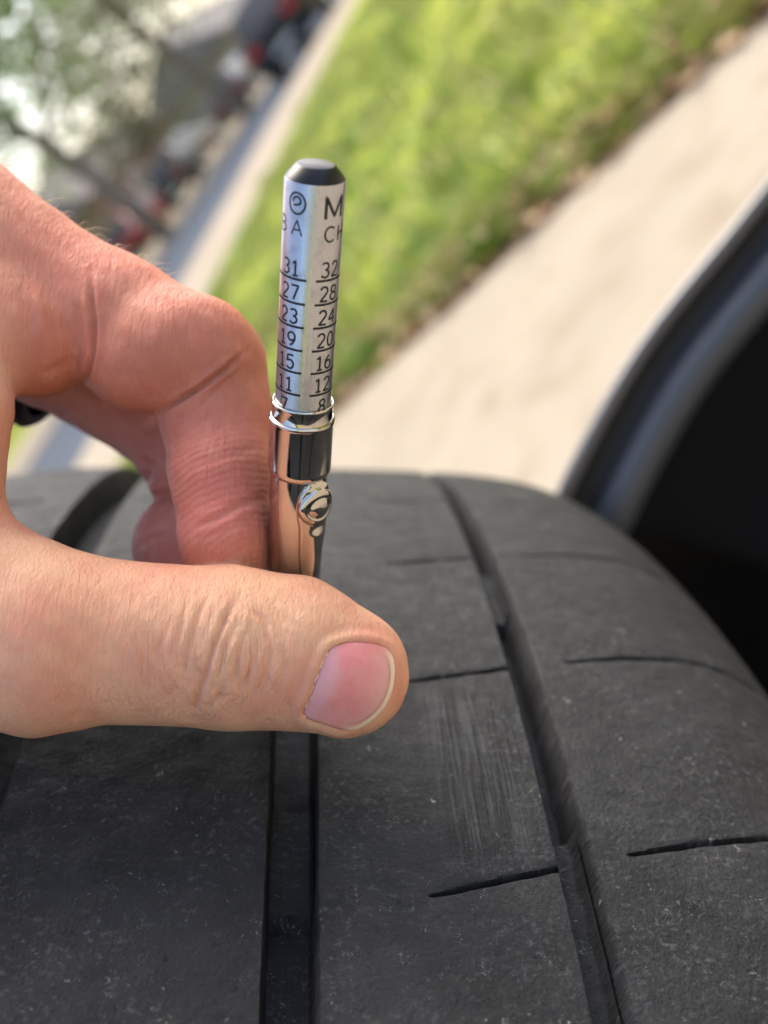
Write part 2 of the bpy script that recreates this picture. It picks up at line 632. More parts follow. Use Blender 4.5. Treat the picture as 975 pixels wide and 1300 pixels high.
tread('tread_rib', np.concatenate([cols(-114, -99, 1.5), cols(-98.5, -53, 1.1)]), SIP[2])
tread('tread_groove', gcols(GRV[0]), None, True)
tread('tread_rib', np.concatenate([cols(-41.5, -39.5, .5), cols(-38, -6, 2.0), cols(-5.4, -4.0, .4)]))
tread('tread_groove', gcols(GRV[1]), None, True)
tread('tread_rib', np.concatenate([cols(3.5, 5.3, .45), cols(6, 17.5, 1.5), cols(18, 19.2, .3), cols(20, 35, 1.2), cols(35.4, 36.5, .36)]), SIP[0])
tread('tread_groove', gcols(GRV[2]), None, True)
tread('tread_rib', np.concatenate([cols(42.3, 46.6, .8), cols(47, 48.2, .3), cols(49, 74, 1.3), cols(75, 101, 1.0)]), SIP[1])


def ring(name, prof, mat, seg=160, sharp=40):
    V, Q = [], []
    for a, r in prof:
        for i in range(seg):
            t = 2 * math.pi * i / seg
            V.append((a / 1000, r * math.cos(t) / 1000, r * math.sin(t) / 1000))
    for j in range(len(prof) - 1):
        for i in range(seg):
            i2 = (i + 1) % seg
            Q.append((j * seg + i, j * seg + i2, (j + 1) * seg + i2, (j + 1) * seg + i))
    return mesh(name, V, Q, mat, tyre, True, sharp)


ca, cb = R_T - float(crown(np.array(101.))), R_T - float(crown(np.array(-114.)))
ring('sidewall', [(100.9, ca), (104, 395), (107, 380), (109, 362), (109, 355), (110, 354), (110, 350), (108, 348), (104, 338), (97, 328), (92, 322)], M_RUB)
ring('sidewall', [(-92, 322), (-100, 328), (-112, 338), (-119, 350), (-122, 362), (-121, 378), (-118, 390), (-113.9, cb)], M_RUB)
rimm = M('rim_paint', (.18, .185, .19), .35, .8)
ring('rim', [(92, 324), (90, 314), (82, 310), (70, 296), (40, 286), (0, 284), (-70, 292), (-84, 308), (-92, 314), (-94, 324)], rimm.m)
ring('rim_disc', [(60, 292), (64, 250), (72, 200), (70, 50), (70, 0.5)], rimm.m)

# ================================================================== GAUGE
G_M = np.array([-11.02, 14.98, -160.5])
G_T = np.array([-8.3, 42.05, -144.0])
gax = (G_T - G_M) / np.linalg.norm(G_T - G_M)
gview = -G_M / np.linalg.norm(G_M)
gx = gview - (gview @ gax) * gax
gx /= np.linalg.norm(gx)                                  # towards the viewer
gy = np.cross(gax, gx)                                    # to the viewer's right
GR = RC @ np.stack([gx, gy, gax], 1)
GM4 = Matrix([list(r) + [0] for r in GR] + [[0, 0, 0, 1]])
S_BASE = -57.0
gauge = empty('tread_depth_gauge', EYE + RC @ (G_M + gax * S_BASE) / 1000, GM4)
tag(gauge, 'silver pen-shaped tread depth gauge with engraved numbers, pinched between thumb and finger', 'gauge')


def gz(s):
    return (s - S_BASE) / 1000


alu = M('brushed_aluminium', (.80, .80, .83), .24, 1.0)
sep = alu.n('ShaderNodeMapping'); alu.l(alu.co(), sep.inputs[0]); sep.inputs['Scale'].default_value = (1, 1, .02)
alu.rou(alu.ramp(alu.noise(2600, 3, .6, sep.outputs[0]), [(.3, .22), (.7, .42)]))
alu.col(alu.mix(alu.ramp(alu.noise(500, 4, .6), [(.5, 0), (.75, 1)]), (.50, .50, .525), (.36, .36, .385)))
alu.bump(alu.noise(3200, 2, .5, sep.outputs[0]), .08, .0002)
nik = M('polished_nickel', (.58, .54, .485), .07, 1.0)
nik.rou(nik.ramp(nik.noise(700, 4, .6), [(.45, .05), (.8, .16)]))
nik.bump(nik.noise(260, 2, .5), .02, .0004)
blk = M('dark_reflection', (.008, .008, .009), .3, 0, .3)  # near-black colour stands in for the dark reflection on the polished end
ink = M('engraved_black', (.018, .018, .02), .6, 0, .3)

R_B = 3.8
S_TOP = 30.6


def glathe(name, prof, mat, parent, seg=96, sharp=35):
    V, Q = lathe([(r / 1000, gz(s)) for r, s in prof], seg)
    return mesh(name, V, Q, mat, parent, True, sharp)


barrel = glathe('barrel', [(R_B, -6), (R_B, S_TOP - .25), (R_B - .07, S_TOP)], alu.m, gauge)
glathe('chamfered_end', [(R_B - .07, S_TOP), (R_B - .25, S_TOP + .25), (2.45, S_TOP + 1.55), (2.25, S_TOP + 1.65), (0.01, S_TOP + 1.67)], blk.m, gauge)
RB2 = 4.42
glathe('collar', [(3.82, -2), (3.82, .15), (3.95, .35), (4.12, .38), (4.24, .26), (4.26, .05), (4.2, -.1), (4.18, -2.2), (4.25, -2.4)], nik.m, gauge)
glathe('cap_band', [(4.2, -2.05), (4.36, -1.98), (4.52, -2.1), (4.56, -2.3), (4.50, -2.55), (RB2, -2.8), (RB2, -9.5), (4.38, -10.1), (4.22, -10.5), (4.05, -10.7)], nik.m, gauge)
glathe('sleeve', [(4.0, -10.2), (4.0, -50), (3.8, -53), (3.2, -55), (1.2, -55.2)], nik.m, gauge)
glathe('probe_pin', [(1.0, -54), (1.0, -58.4), (.6, -58.8), (.01, -58.8)], alu.m, gauge, 24)


# pocket clip: pressed dome and a tail that tapers down the sleeve
def clip():
    V, Q = [], []
    s0, s1 = -10.6, -30.5
    ns, nf = 130, 64
    c0 = math.radians(38)
    for i in range(ns):
        t = i / (ns - 1)
        s = s0 + (s1 - s0) * t
        lo = np.interp(t, [0, .03, .10, .20, .30, .36, .6, .85, 1.0], [-12, -26, -37, -41, -37, -33, -30, -22, -4])
        hi = np.interp(t, [0, .03, .10, .20, .30, .36, .6, .85, 1.0], [12, 26, 40, 46, 44, 38, 28, 12, 2])
        for j in range(nf):
            v = j / (nf - 1) * 2 - 1
            ph = c0 + math.radians(lo + (hi - lo) * (v + 1) / 2)
            rho2 = ((t - .19) / .15) ** 2 + (v / .92) ** 2
            dome = .85 * math.sqrt(max(0, 1 - rho2))
            rho = math.sqrt(rho2)
            dome -= .22 * math.exp(-((rho - .52) / .13) ** 2)
            wall = (1 - abs(v) ** 14) * sm(t, 0.0, .05) * (1 - sm(t, .96, 1.0))
            plate = .75 * wall * (1 - .25 * t)
            plate += .22 * wall * max(0, 1 - abs(v - .1) * 1.3) * sm(t, .36, .44)      # folded ridge down the tail
            r = 3.9 + plate + dome
            V.append((r / 1000 * math.cos(ph), r / 1000 * math.sin(ph), gz(s)))
    for i in range(ns - 1):
        for j in range(nf - 1):
            Q.append((i * nf + j, (i + 1) * nf + j, (i + 1) * nf + j + 1, i * nf + j + 1))
    return V, Q


mesh('pocket_clip', *clip(), nik.m, gauge, True, 42)

# stroke lettering, wrapped round the barrel
def arc(cx_, cy_, rx, ry, a0, a1, n=14):
    return [(cx_ + rx * math.cos(math.radians(a)), cy_ + ry * math.sin(math.radians(a))) for a in np.linspace(a0, a1, n)]


GLY = {
    '0': [arc(.3, .5, .27, .5, 0, 360, 24)],
    '1': [[(.08, .8), (.3, 1), (.3, 0)], [(.1, 0), (.5, 0)]],
    '2': [arc(.3, .73, .26, .27, 165, -35) + [(.03, 0), (.58, 0)]],
    '3': [arc(.28, .76, .25, .24, 150, -90) + arc(.28, .26, .28, .26, 90, -155)],
    '4': [[(.44, 0), (.44, 1), (.02, .3), (.6, .3)]],
    '5': [[(.54, 1), (.1, 1), (.06, .56)] + arc(.28, .32, .27, .32, 125, -150)],
    '6': [arc(.3, .3, .27, .3, 0, 360, 22), arc(.62, .32, .59, .68, 178, 112, 10)],
    '7': [[(.03, 1), (.57, 1), (.22, 0)]],
    '8': [arc(.3, .76, .23, .24, 0, 360, 20), arc(.3, .26, .27, .26, 0, 360, 20)],
    '9': [arc(.3, .7, .27, .3, 0, 360, 22), arc(-.02, .68, .59, .68, -2, -68, 10)],
    'M': [[(.0, 0), (.0, 1), (.4, .12), (.8, 1), (.8, 0)]],
    'C': [arc(.36, .5, .34, .5, 45, 315, 20)],
    'H': [[(0, 0), (0, 1)], [(.56, 0), (.56, 1)], [(0, .5), (.56, .5)]],
    'A': [[(0, 0), (.32, 1), (.64, 0)], [(.12, .36), (.52, .36)]],
    'B': [[(.02, 0), (.02, 1)] , [(.02, 1)] + arc(.26, .76, .24, .24, 90, -90, 10) + [(.02, .52)], [(.02, .52)] + arc(.28, .26, .28, .26, 90, -90, 10) + [(.02, 0)]],
    'O': [arc(.46, .5, .46, .52, 0, 360, 30), arc(.46, .62, .22, .2, 200, -40, 12) + [(.40, .40), (.26, .42)]],
}


def strokes(name, lines, parent, sw, r=R_B + .018):
    """lines: polylines in (arc mm from the middle of the barrel's front, s mm)"""
    V, Q = [], []
    for pl in lines:
        pts = []
        for p, q in zip(pl[:-1], pl[1:]):
            n_ = max(1, int(math.hypot(q[0] - p[0], q[1] - p[1]) / .22))
            pts += [(p[0] + (q[0] - p[0]) * k / n_, p[1] + (q[1] - p[1]) * k / n_) for k in range(n_)]
        pts.append(pl[-1])
        o = len(V)
        for i, p in enumerate(pts):
            a, b = pts[max(i - 1, 0)], pts[min(i + 1, len(pts) - 1)]
            d = math.hypot(b[0] - a[0], b[1] - a[1]) or 1
            nx_, ny_ = -(b[1] - a[1]) / d, (b[0] - a[0]) / d
            for sg in (-1, 1):
                uu, ss = p[0] + nx_ * sw * sg / 2, p[1] + ny_ * sw * sg / 2
                ph = uu / R_B
                V.append((r / 1000 * math.cos(ph), r / 1000 * math.sin(ph), gz(ss)))
        for i in range(len(pts) - 1):
            k = o + 2 * i
            Q.append((k, k + 2, k + 3, k + 1))
    return mesh(name, V, Q, ink.m, parent, False)


def text(name, s, u0, s0, hgt, parent, sw=.2, wscale=1.0, gap=.22):
    lines, x = [], u0
    for ch in s:
        ww = max(p[0] for st_ in GLY[ch] for p in st_)
        for st_ in GLY[ch]:
            lines.append([(x + p[0] * hgt * wscale, s0 + p[1] * hgt) for p in st_])
        x += (ww + gap) * hgt * wscale
    return strokes(name, lines, parent, sw)


DEG = math.radians(1) * R_B
S_L0 = 18.6
for k, (l, r_) in enumerate(zip(('31', '27', '23', '19', '15', '11', '7'), ('32', '28', '24', '20', '16', '12', '8'))):
    s = S_L0 - 3.175 * k
    strokes('scale_line', [[(-88 * DEG, s), (-6 * DEG, s)]], barrel, .32)
    strokes('scale_line', [[(12 * DEG, s), (86 * DEG, s)]], barrel, .32)
    text('engraved_number', l, (-60 if len(l) > 1 else -50) * DEG, s + .45, 1.9, barrel, .28, 1.0)
    text('engraved_number', r_, (22 if len(r_) > 1 else 34) * DEG, s + .45, 1.9, barrel, .28, 1.0)
text('engraved_mark', 'O', -50 * DEG, 26.9, 2.5, barrel, .28, 1.0)
text('engraved_letters', 'M', 24 * DEG, 26.5, 2.7, barrel, .40, 1.15)
text('engraved_letters', 'BA', -78 * DEG, 24.2, 1.9, barrel, .2, 1.2, .5)
text('engraved_letters', 'CH', 24 * DEG, 23.6, 1.9, barrel, .26, 1.2, .35)

# ================================================================== HAND
VOX = .44
X0, X1, Y0, Y1, Z0, Z1 = -142, 8, -50, 68, -240, -138
gxs = np.arange(X0, X1, VOX, dtype=np.float32)
gys = np.arange(Y0, Y1, VOX, dtype=np.float32)
gzs = np.arange(Z0, Z1, VOX, dtype=np.float32)
SHP = (len(gxs), len(gys), len(gzs))


def smin(a, b, k):
    h_ = np.clip(.5 + .5 * (b - a) / k, 0, 1)
    return b * (1 - h_) + a * h_ - k * h_ * (1 - h_)


def cone_into(V, a, b, ra, rb, k, flat=None):
    """smooth-union a tapered capsule into field V, only inside its own box"""
    a, b = np.array(a, np.float32), np.array(b, np.float32)
    pad = max(ra, rb) + k + 9
    lo, hi = np.minimum(a, b) - pad, np.maximum(a, b) + pad
    sl_ = []
    for gs, l_, h_ in zip((gxs, gys, gzs), lo, hi):
        i0, i1 = np.searchsorted(gs, l_), np.searchsorted(gs, h_)
        sl_.append(slice(i0, max(i1, i0 + 1)))
    sl_ = tuple(sl_)
    px = gxs[sl_[0]][:, None, None] - a[0]
    py = gys[sl_[1]][None, :, None] - a[1]
    pz = gzs[sl_[2]][None, None, :] - a[2]
    d = b - a
    t = np.clip((px * d[0] + py * d[1] + pz * d[2]) / (d @ d), 0, 1)
    qx, qy, qz = px - t * d[0], py - t * d[1], pz - t * d[2]
    if flat is not None:                                   # thinner front to back
        qz = qz / flat
    dist = np.sqrt(qx * qx + qy * qy + qz * qz) - (ra + (rb - ra) * t)
    V[sl_] = smin(V[sl_], dist, k) if k > 0 else np.minimum(V[sl_], dist)


def chain(pts, k, flat=None, V=None):
    """pts: (px, py, depth mm, radius in photograph pixels)"""
    if V is None:
        V = np.full(SHP, 30, np.float32)
    P_ = [(cm(x, y, D), r * D / F) for x, y, D, r in pts]
    if len(P_) == 1:
        P_ = P_ * 2
        P_[1] = (P_[1][0] + .01, P_[1][1])
    for (a, ra), (b, rb) in zip(P_[:-1], P_[1:]):
        cone_into(V, a, b, ra, rb, k, flat)
    return V


thumb = chain([(432, 848, 166, 80), (372, 829, 166, 94), (290, 822, 165.5, 100), (205, 818, 164.5, 97), (130, 814, 163.5, 100), (50, 812, 162, 118),
               (-110, 760, 164, 150), (-330, 700, 172, 190)], 2.5, .88)
chain([(446, 862, 165.5, 64)], 4, .9, thumb)
index = chain([(-70, 296, 186, 108), (14, 340, 184, 89), (140, 408, 182, 84), (256, 462, 179.5, 78)], 2.5)
chain([(168, 464, 176.5, 54), (212, 440, 175.8, 52), (258, 424, 176.5, 40)], 4, None, index)        # flesh folding over the bend
idist = chain([(264, 466, 182.5, 76), (272, 520, 180, 68), (279, 600, 175.5, 61), (286, 680, 173.5, 55), (296, 745, 176, 50), (304, 800, 181, 40)], 2.5)
index = smin(index, idist, .6)
del idist
pad_ = chain([(44, 432, 177.5, 73), (14, 412, 179, 80), (-50, 380, 181, 90)], 3)
index = smin(index, pad_, .8)
del pad_
middle = chain([(-60, 330, 202, 90), (60, 440, 203, 74), (150, 498, 201, 62), (228, 560, 197, 57), (244, 600, 196, 58)], 2.0)
mtip = chain([(234, 692, 194, 66), (244, 760, 193, 56)], 2.0)
middle = smin(middle, mtip, .6)
del mtip
ringf = chain([(-60, 350, 216, 80), (60, 455, 217, 60), (200, 540, 215, 54), (262, 610, 212, 50), (278, 700, 207, 46), (285, 750, 204, 42)], 2.0)
little = chain([(-70, 380, 228, 68), (90, 480, 229, 48), (230, 560, 228, 44), (275, 620, 224, 40), (285, 680, 219, 36)], 2.0)
palm = chain([(-70, 300, 186, 105), (-330, 470, 190, 150), (-640, 640, 196, 170), (-900, 720, 200, 170)], 6)
chain([(-60, 345, 204, 92), (-330, 490, 204, 130), (-640, 650, 204, 165)], 6, None, palm)
chain([(-65, 370, 222, 80), (-340, 520, 220, 110), (-640, 660, 212, 150)], 6, None, palm)
chain([(-330, 690, 174, 185), (-640, 680, 190, 180)], 6, None, palm)
web = chain([(-52, 310, 182, 78), (-58, 430, 172, 74), (-70, 520, 166, 76), (-80, 600, 163.5, 74), (-90, 720, 162.5, 92)], 4)

kx = (.7 + 3.0 * np.clip((-gxs - 42) / 12, 0, 1)).astype(np.float32)[:, None, None]
HV = smin(smin(palm, web, 8), index, 3.5)
HV = smin(HV, thumb, kx)
# index and thumb stay separate where they only touch
HV = smin(HV, middle, 1.0)
HV = smin(HV, ringf, 1.0)
HV = smin(HV, little, 1.0)
for ax_ in range(3):
    s_ = [slice(None)] * 3
    for e_ in (0, -1):
        s_[ax_] = e_
        HV[tuple(s_)] = np.maximum(HV[tuple(s_)], 1.0)


def surface_nets(V):
    ins = V < 0
    c = np.zeros(tuple(n - 1 for n in V.shape), np.uint8)
    cor = [(i, j, k) for i in (0, 1) for j in (0, 1) for k in (0, 1)]
    nx, ny, nz = V.shape
    for i, j, k in cor:
        c += ins[i:nx - 1 + i, j:ny - 1 + j, k:nz - 1 + k]
    mask = (c > 0) & (c < 8)
    ci, cj, ck = np.nonzero(mask)
    idx = np.full(mask.shape, -1, np.int32)
    idx[mask] = np.arange(len(ci))
    acc = np.zeros((len(ci), 3)); cnt = np.zeros(len(ci))
    vals = {q: V[ci + q[0], cj + q[1], ck + q[2]] for q in cor}
    for a in cor:
        for d in range(3):
            if a[d]:
                continue
            b = list(a); b[d] = 1; b = tuple(b)
            va, vb = vals[a], vals[b]
            cr = (va < 0) != (vb < 0)
            t = np.where(cr, va / np.where(cr, va - vb, 1), 0)
            p = np.array(a, float)[None].repeat(len(ci), 0)
            p[:, d] += t
            acc += p * cr[:, None]; cnt += cr
    P_ = np.stack([ci, cj, ck], 1) + acc / cnt[:, None]
    P_ = P_ * VOX + np.array([gxs[0], gys[0], gzs[0]])
    quads = []
    for d in range(3):
        a = [slice(0, n) for n in V.shape]; b = list(a)
        a[d] = slice(0, V.shape[d] - 1); b[d] = slice(1, V.shape[d])
        s0, s1 = ins[tuple(a)], ins[tuple(b)]
        ii = np.stack(np.nonzero(s0 != s1), 1)
        e1, e2 = (d + 1) % 3, (d + 2) % 3
        ok = (ii[:, e1] > 0) & (ii[:, e2] > 0) & (ii[:, e1] < V.shape[e1] - 1) & (ii[:, e2] < V.shape[e2] - 1)
        ii = ii[ok]
        fl = s0[ii[:, 0], ii[:, 1], ii[:, 2]]
        def cell(o1, o2):
            q = ii.copy(); q[:, e1] -= o1; q[:, e2] -= o2
            return idx[q[:, 0], q[:, 1], q[:, 2]]
        q4 = np.stack([cell(1, 1), cell(0, 1), cell(0, 0), cell(1, 0)], 1)
        q4[~fl] = q4[~fl][:, ::-1]
        quads.append(q4)
    return P_, np.concatenate(quads)


HP, HQ = surface_nets(HV)


def vnormals(P_, Q_):
    n_ = np.cross(P_[Q_[:, 2]] - P_[Q_[:, 0]], P_[Q_[:, 3]] - P_[Q_[:, 1]])
    N_ = np.zeros_like(P_)
    for d in range(3):
        for k in range(4):
            N_[:, d] += np.bincount(Q_[:, k], n_[:, d], len(P_))
    return N_ / np.maximum(np.linalg.norm(N_, axis=1, keepdims=True), 1e-9)


ea = np.concatenate([HQ[:, 0], HQ[:, 1], HQ[:, 2], HQ[:, 3]])
eb = np.concatenate([HQ[:, 1], HQ[:, 2], HQ[:, 3], HQ[:, 0]])
e0, e1_ = np.concatenate([ea, eb]), np.concatenate([eb, ea])
deg = np.maximum(np.bincount(e0, minlength=len(HP)), 1)


def lap(X):
    return np.stack([np.bincount(e0, X[e1_, d], len(X)) for d in range(X.shape[1])], 1) / deg[:, None]


for _ in range(4):
    HP = HP + .6 * (lap(HP) - HP)
HN = vnormals(HP, HQ)


def sample(V, P_):
    i = np.clip(np.round((P_ - np.array([gxs[0], gys[0], gzs[0]])) / VOX).astype(int), 0, np.array(SHP) - 1)
    return V[i[:, 0], i[:, 1], i[:, 2]]


GD = np.stack([sample(v, HP) for v in (thumb, index, middle, ringf, little, palm, web)], 1)
lab = GD.argmin(1)
soft = np.exp(-np.clip(GD - GD.min(1, keepdims=True), 0, 30) / 2.0)
soft /= soft.sum(1, keepdims=True)
PX = 487.5 + F * HP[:, 0] / -HP[:, 2]
PY = 650 - F * HP[:, 1] / -HP[:, 2]
front = np.clip((HN * (-HP / np.linalg.norm(HP, axis=1, keepdims=True))).sum(1), 0, 1)
del thumb, index, middle, ringf, little, palm, web, HV


def pl_dist(poly, px, py):
    best = np.full(len(px), 1e9); tpar = np.zeros(len(px))
    n_ = len(poly) - 1
    for i, (p, q) in enumerate(zip(poly[:-1], poly[1:])):
        dx_, dy_ = q[0] - p[0], q[1] - p[1]
        t = np.clip(((px - p[0]) * dx_ + (py - p[1]) * dy_) / (dx_ * dx_ + dy_ * dy_), 0, 1)
        d = np.hypot(px - p[0] - t * dx_, py - p[1] - t * dy_)
        m_ = d < best
        best = np.where(m_, d, best); tpar = np.where(m_, (i + t) / n_, tpar)
    return best, tpar


def z2(pts, ox, oy, sc):
    return [(ox + x / sc, oy + y / sc) for x, y in pts]


Z = lambda *p: z2(p, 0, 640, 1.806)
THUMB_LINES = [
    (Z((545, 205), (520, 255), (492, 320), (470, 390), (452, 450), (445, 490)), .34, 5.5),
    (Z((565, 235), (602, 262), (622, 330), (612, 400), (590, 450)), .18, 5),
    (Z((525, 300), (508, 350), (500, 400)), .22, 4.5),
    (Z((570, 280), (548, 330), (540, 390), (525, 430)), .22, 4.5),
    (Z((590, 330), (575, 380), (555, 420)), .18, 4.5),
    (Z((500, 470), (505, 430), (520, 400)), .15, 4.5),
    (Z((433, 205), (415, 280), (402, 350)), .16, 5),
    (Z((642, 300), (655, 360), (642, 430)), .16, 5),
    (Z((482, 200), (452, 260), (432, 330), (420, 400)), .2, 5),
    (Z((380, 280), (362, 340), (390, 400), (400, 440)), .14, 5),
    (Z((300, 300), (330, 360), (370, 420)), .1, 5),
    (Z((330, 330), (320, 380), (350, 440)), .1, 5),
    (Z((600, 200), (640, 250), (690, 290)), .1, 6),
    (Z((470, 480), (500, 440), (530, 440)), .2, 4),
]
I2 = lambda *p: z2(p, 0, 200, 2.031)
INDEX_LINES = [
    (I2((425, 700), (470, 668), (530, 630), (580, 575)), .22, 4), (I2((430, 735), (500, 700), (560, 655)), .12, 4), (I2((412, 655), (460, 628), (520, 590), (580, 545), (640, 495)), .75, 3.8), (I2((236, 290), (236, 360), (243, 430), (240, 500), (225, 560), (212, 590)), .7, 4.2),
    (I2((190, 360), (205, 420), (215, 480)), .25, 7),
    (I2((100, 560), (150, 540), (200, 520)), .2, 8),
    (I2((60, 360), (80, 420), (70, 470)), .2, 9),
    (I2((120, 330), (130, 400), (150, 450)), .15, 9),
    (I2((470, 800), (540, 780), (620, 760), (690, 740)), .12, 7),
    (I2((490, 960), (560, 930), (620, 895), (690, 875)), .28, 6),
    (I2((500, 985), (580, 960), (650, 930)), .12, 5),
    (I2((440, 740), (520, 720), (600, 690)), .10, 6),
    (I2((270, 330), (300, 420), (290, 520)), .08, 8),
]
MID_LINES = [
    (I2((360, 760), (390, 800), (372, 850)), .3, 6),
    (I2((360, 700), (400, 720)), .25, 5), (I2((360, 780), (410, 790)), .25, 5),
    (I2((370, 880), (420, 870), (450, 860)), .35, 6),
    (I2((380, 960), (410, 930), (440, 900)), .2, 5), (I2((350, 1010), (390, 980), (430, 970)), .2, 5),
]
disp = np.zeros(len(HP))
for lines, ids in ((THUMB_LINES, (0,)), (INDEX_LINES, (1,)), (MID_LINES, (2,))):
    sel = np.nonzero(np.isin(lab, ids) & (front > .12))[0]
    for pl, dep, wpx in lines:
        d, t = pl_dist(pl, PX[sel], PY[sel])
        env = np.clip(np.sin(np.pi * np.clip(t, .04, .96)) * 1.6, 0, 1)
        wpx = wpx * (.72 if ids == (0,) else .8)
        disp[sel] += dep * (1.25 if ids == (0,) else 1.1) * env * (-np.exp(-(d / wpx) ** 2) + .42 * np.exp(-((d - wpx * 2.1) / (wpx * 1.1)) ** 2))
# loose knuckle skin and veins: low relief
kn = np.exp(-((PX - 292) / 55) ** 2 - ((PY - 835) / 75) ** 2) * (lab == 0)
disp += kn * .07 * np.sin(PX * .16 + 1.6 * np.sin(PY * .035) + 8 * np.exp(-((PY - 850) / 40) ** 2)) * (front > .2)
lowrel = np.sin(HP[:, 0] * .9 + HP[:, 1] * .5) * np.sin(HP[:, 1] * .8 - HP[:, 2] * .6 + 1)
disp += .07 * lowrel

NAIL = [(386, 908), (395, 882), (409, 843), (415, 830), (423, 821), (444, 815.5), (468, 816), (487, 821), (496, 829), (500.5, 840), (501.5, 859), (497, 882), (486, 902),
        (469, 918), (450, 927.5), (432, 926), (413, 920)]
NPOLY = np.array(NAIL, float)
# dense smooth closed outline
def closed_spline(P_, n=160):
    m_ = len(P_)
    out = []
    for i in range(m_):
        p0, p1, p2, p3 = P_[i - 1], P_[i], P_[(i + 1) % m_], P_[(i + 2) % m_]
        for t in np.linspace(0, 1, max(2, n // m_), endpoint=False):
            out.append(.5 * ((2 * p1) + (-p0 + p2) * t + (2 * p0 - 5 * p1 + 4 * p2 - p3) * t * t + (-p0 + 3 * p1 - 3 * p2 + p3) * t ** 3))
    return np.array(out)


NOUT = closed_spline(NPOLY)


def inside(poly, px, py):
    r = np.zeros(len(px), bool)
    for p, q in zip(poly, np.roll(poly, -1, 0)):
        c_ = ((p[1] > py) != (q[1] > py)) & (px < (q[0] - p[0]) * (py - p[1]) / (q[1] - p[1] + 1e-12) + p[0])
        r ^= c_
    return r


sel = np.nonzero((lab == 0) & (front > .05) & (PX > 360) & (PX < 530) & (PY > 790) & (PY < 950))[0]
d, _t = pl_dist([tuple(p) for p in np.vstack([NOUT, NOUT[:1]])], PX[sel], PY[sel])
sd = np.where(inside(NOUT, PX[sel], PY[sel]), -d, d) / 9.1          # mm
# nail bed: a smooth quadratic through the thumb's own surface
fitm = sd < -.2
qx_, qy_ = (PX[sel][fitm] - 445) / 50, (PY[sel][fitm] - 870) / 50
Am = np.stack([np.ones_like(qx_), qx_, qy_, qx_ ** 2, qx_ * qy_, qy_ ** 2], 1)
coef, *_ = np.linalg.lstsq(Am, -HP[sel][fitm][:, 2], rcond=None)


def nail_depth(px, py):
    x, y = (np.asarray(px) - 445) / 50, (np.asarray(py) - 870) / 50
    return coef @ np.stack([np.ones_like(x), x, y, x * x, x * y, y * y])


fold = np.clip((452 - PX[sel]) / 30, 0, 1) + np.clip((850 - PY[sel]) / 25, 0, 1)
fold = np.clip(fold, 0, 1)
disp[sel] += -.75 * sm(-sd, -.25, .35) + fold * .30 * np.exp(-((sd - .75) / .55) ** 2) - .1 * np.exp(-((sd - 2.0) / .5) ** 2) * fold
HP = HP + HN * disp[:, None]

# skin tone: own redness, plus index darkened as shade and middle brightened as lit
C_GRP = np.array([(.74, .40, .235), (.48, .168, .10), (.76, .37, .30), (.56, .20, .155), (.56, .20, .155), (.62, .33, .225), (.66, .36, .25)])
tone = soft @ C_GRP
for _ in range(6):
    tone = lap(tone)


def blend(c, wgt):
    global tone
    tone = tone * (1 - wgt[:, None]) + np.array(c) * wgt[:, None]


def gauss(x, y, rx, ry):
    return np.exp(-((PX - x) / rx) ** 2 - ((PY - y) / ry) ** 2)


is_t, is_i = soft[:, 0], soft[:, 1]
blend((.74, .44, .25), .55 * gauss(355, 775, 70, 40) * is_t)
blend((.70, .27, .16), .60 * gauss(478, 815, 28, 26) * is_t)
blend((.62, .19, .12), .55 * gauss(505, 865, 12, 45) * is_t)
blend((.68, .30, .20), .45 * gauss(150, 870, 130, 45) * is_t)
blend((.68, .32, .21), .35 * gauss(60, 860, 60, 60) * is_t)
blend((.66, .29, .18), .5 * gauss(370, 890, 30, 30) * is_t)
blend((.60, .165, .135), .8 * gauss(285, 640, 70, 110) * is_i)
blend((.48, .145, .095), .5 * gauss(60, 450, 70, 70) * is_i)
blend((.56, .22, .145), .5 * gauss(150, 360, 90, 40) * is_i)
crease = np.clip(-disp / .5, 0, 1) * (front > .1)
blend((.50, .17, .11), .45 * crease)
tone = np.clip(tone, 0, 1)

hbase = cm(-300, 640, 185)
hand_loc = EYE + RC @ hbase / 1000
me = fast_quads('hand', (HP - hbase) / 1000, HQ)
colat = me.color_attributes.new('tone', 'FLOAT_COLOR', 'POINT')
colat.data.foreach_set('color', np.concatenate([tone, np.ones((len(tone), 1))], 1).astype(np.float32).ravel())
# fingerprint ridges: a phase running round the finger pads
ph = np.zeros(len(HP)); pm = np.zeros(len(HP))
ph = np.hypot((PX - 330) * .8, (PY - 745) * 1.0 - .0018 * (PX - 300) ** 2) / 8.6 + .25 * np.sin(PX * .02 + PY * .031)
pm = is_i * sm(PY, 500, 600) * np.clip(front * 2, 0, 1) + soft[:, 2] * .6
kmask = np.exp(-((PX - 285) / 85) ** 2 - ((PY - 835) / 95) ** 2) * is_t + .55 * np.exp(-((PX - 130) / 110) ** 2 - ((PY - 860) / 60) ** 2) * is_t
for nm, arr in (('ridge', ph), ('ridge_mask', pm), ('knuckle', kmask)):
    at_ = me.attributes.new(nm, 'FLOAT', 'POINT')
    at_.data.foreach_set('value', arr.astype(np.float32))

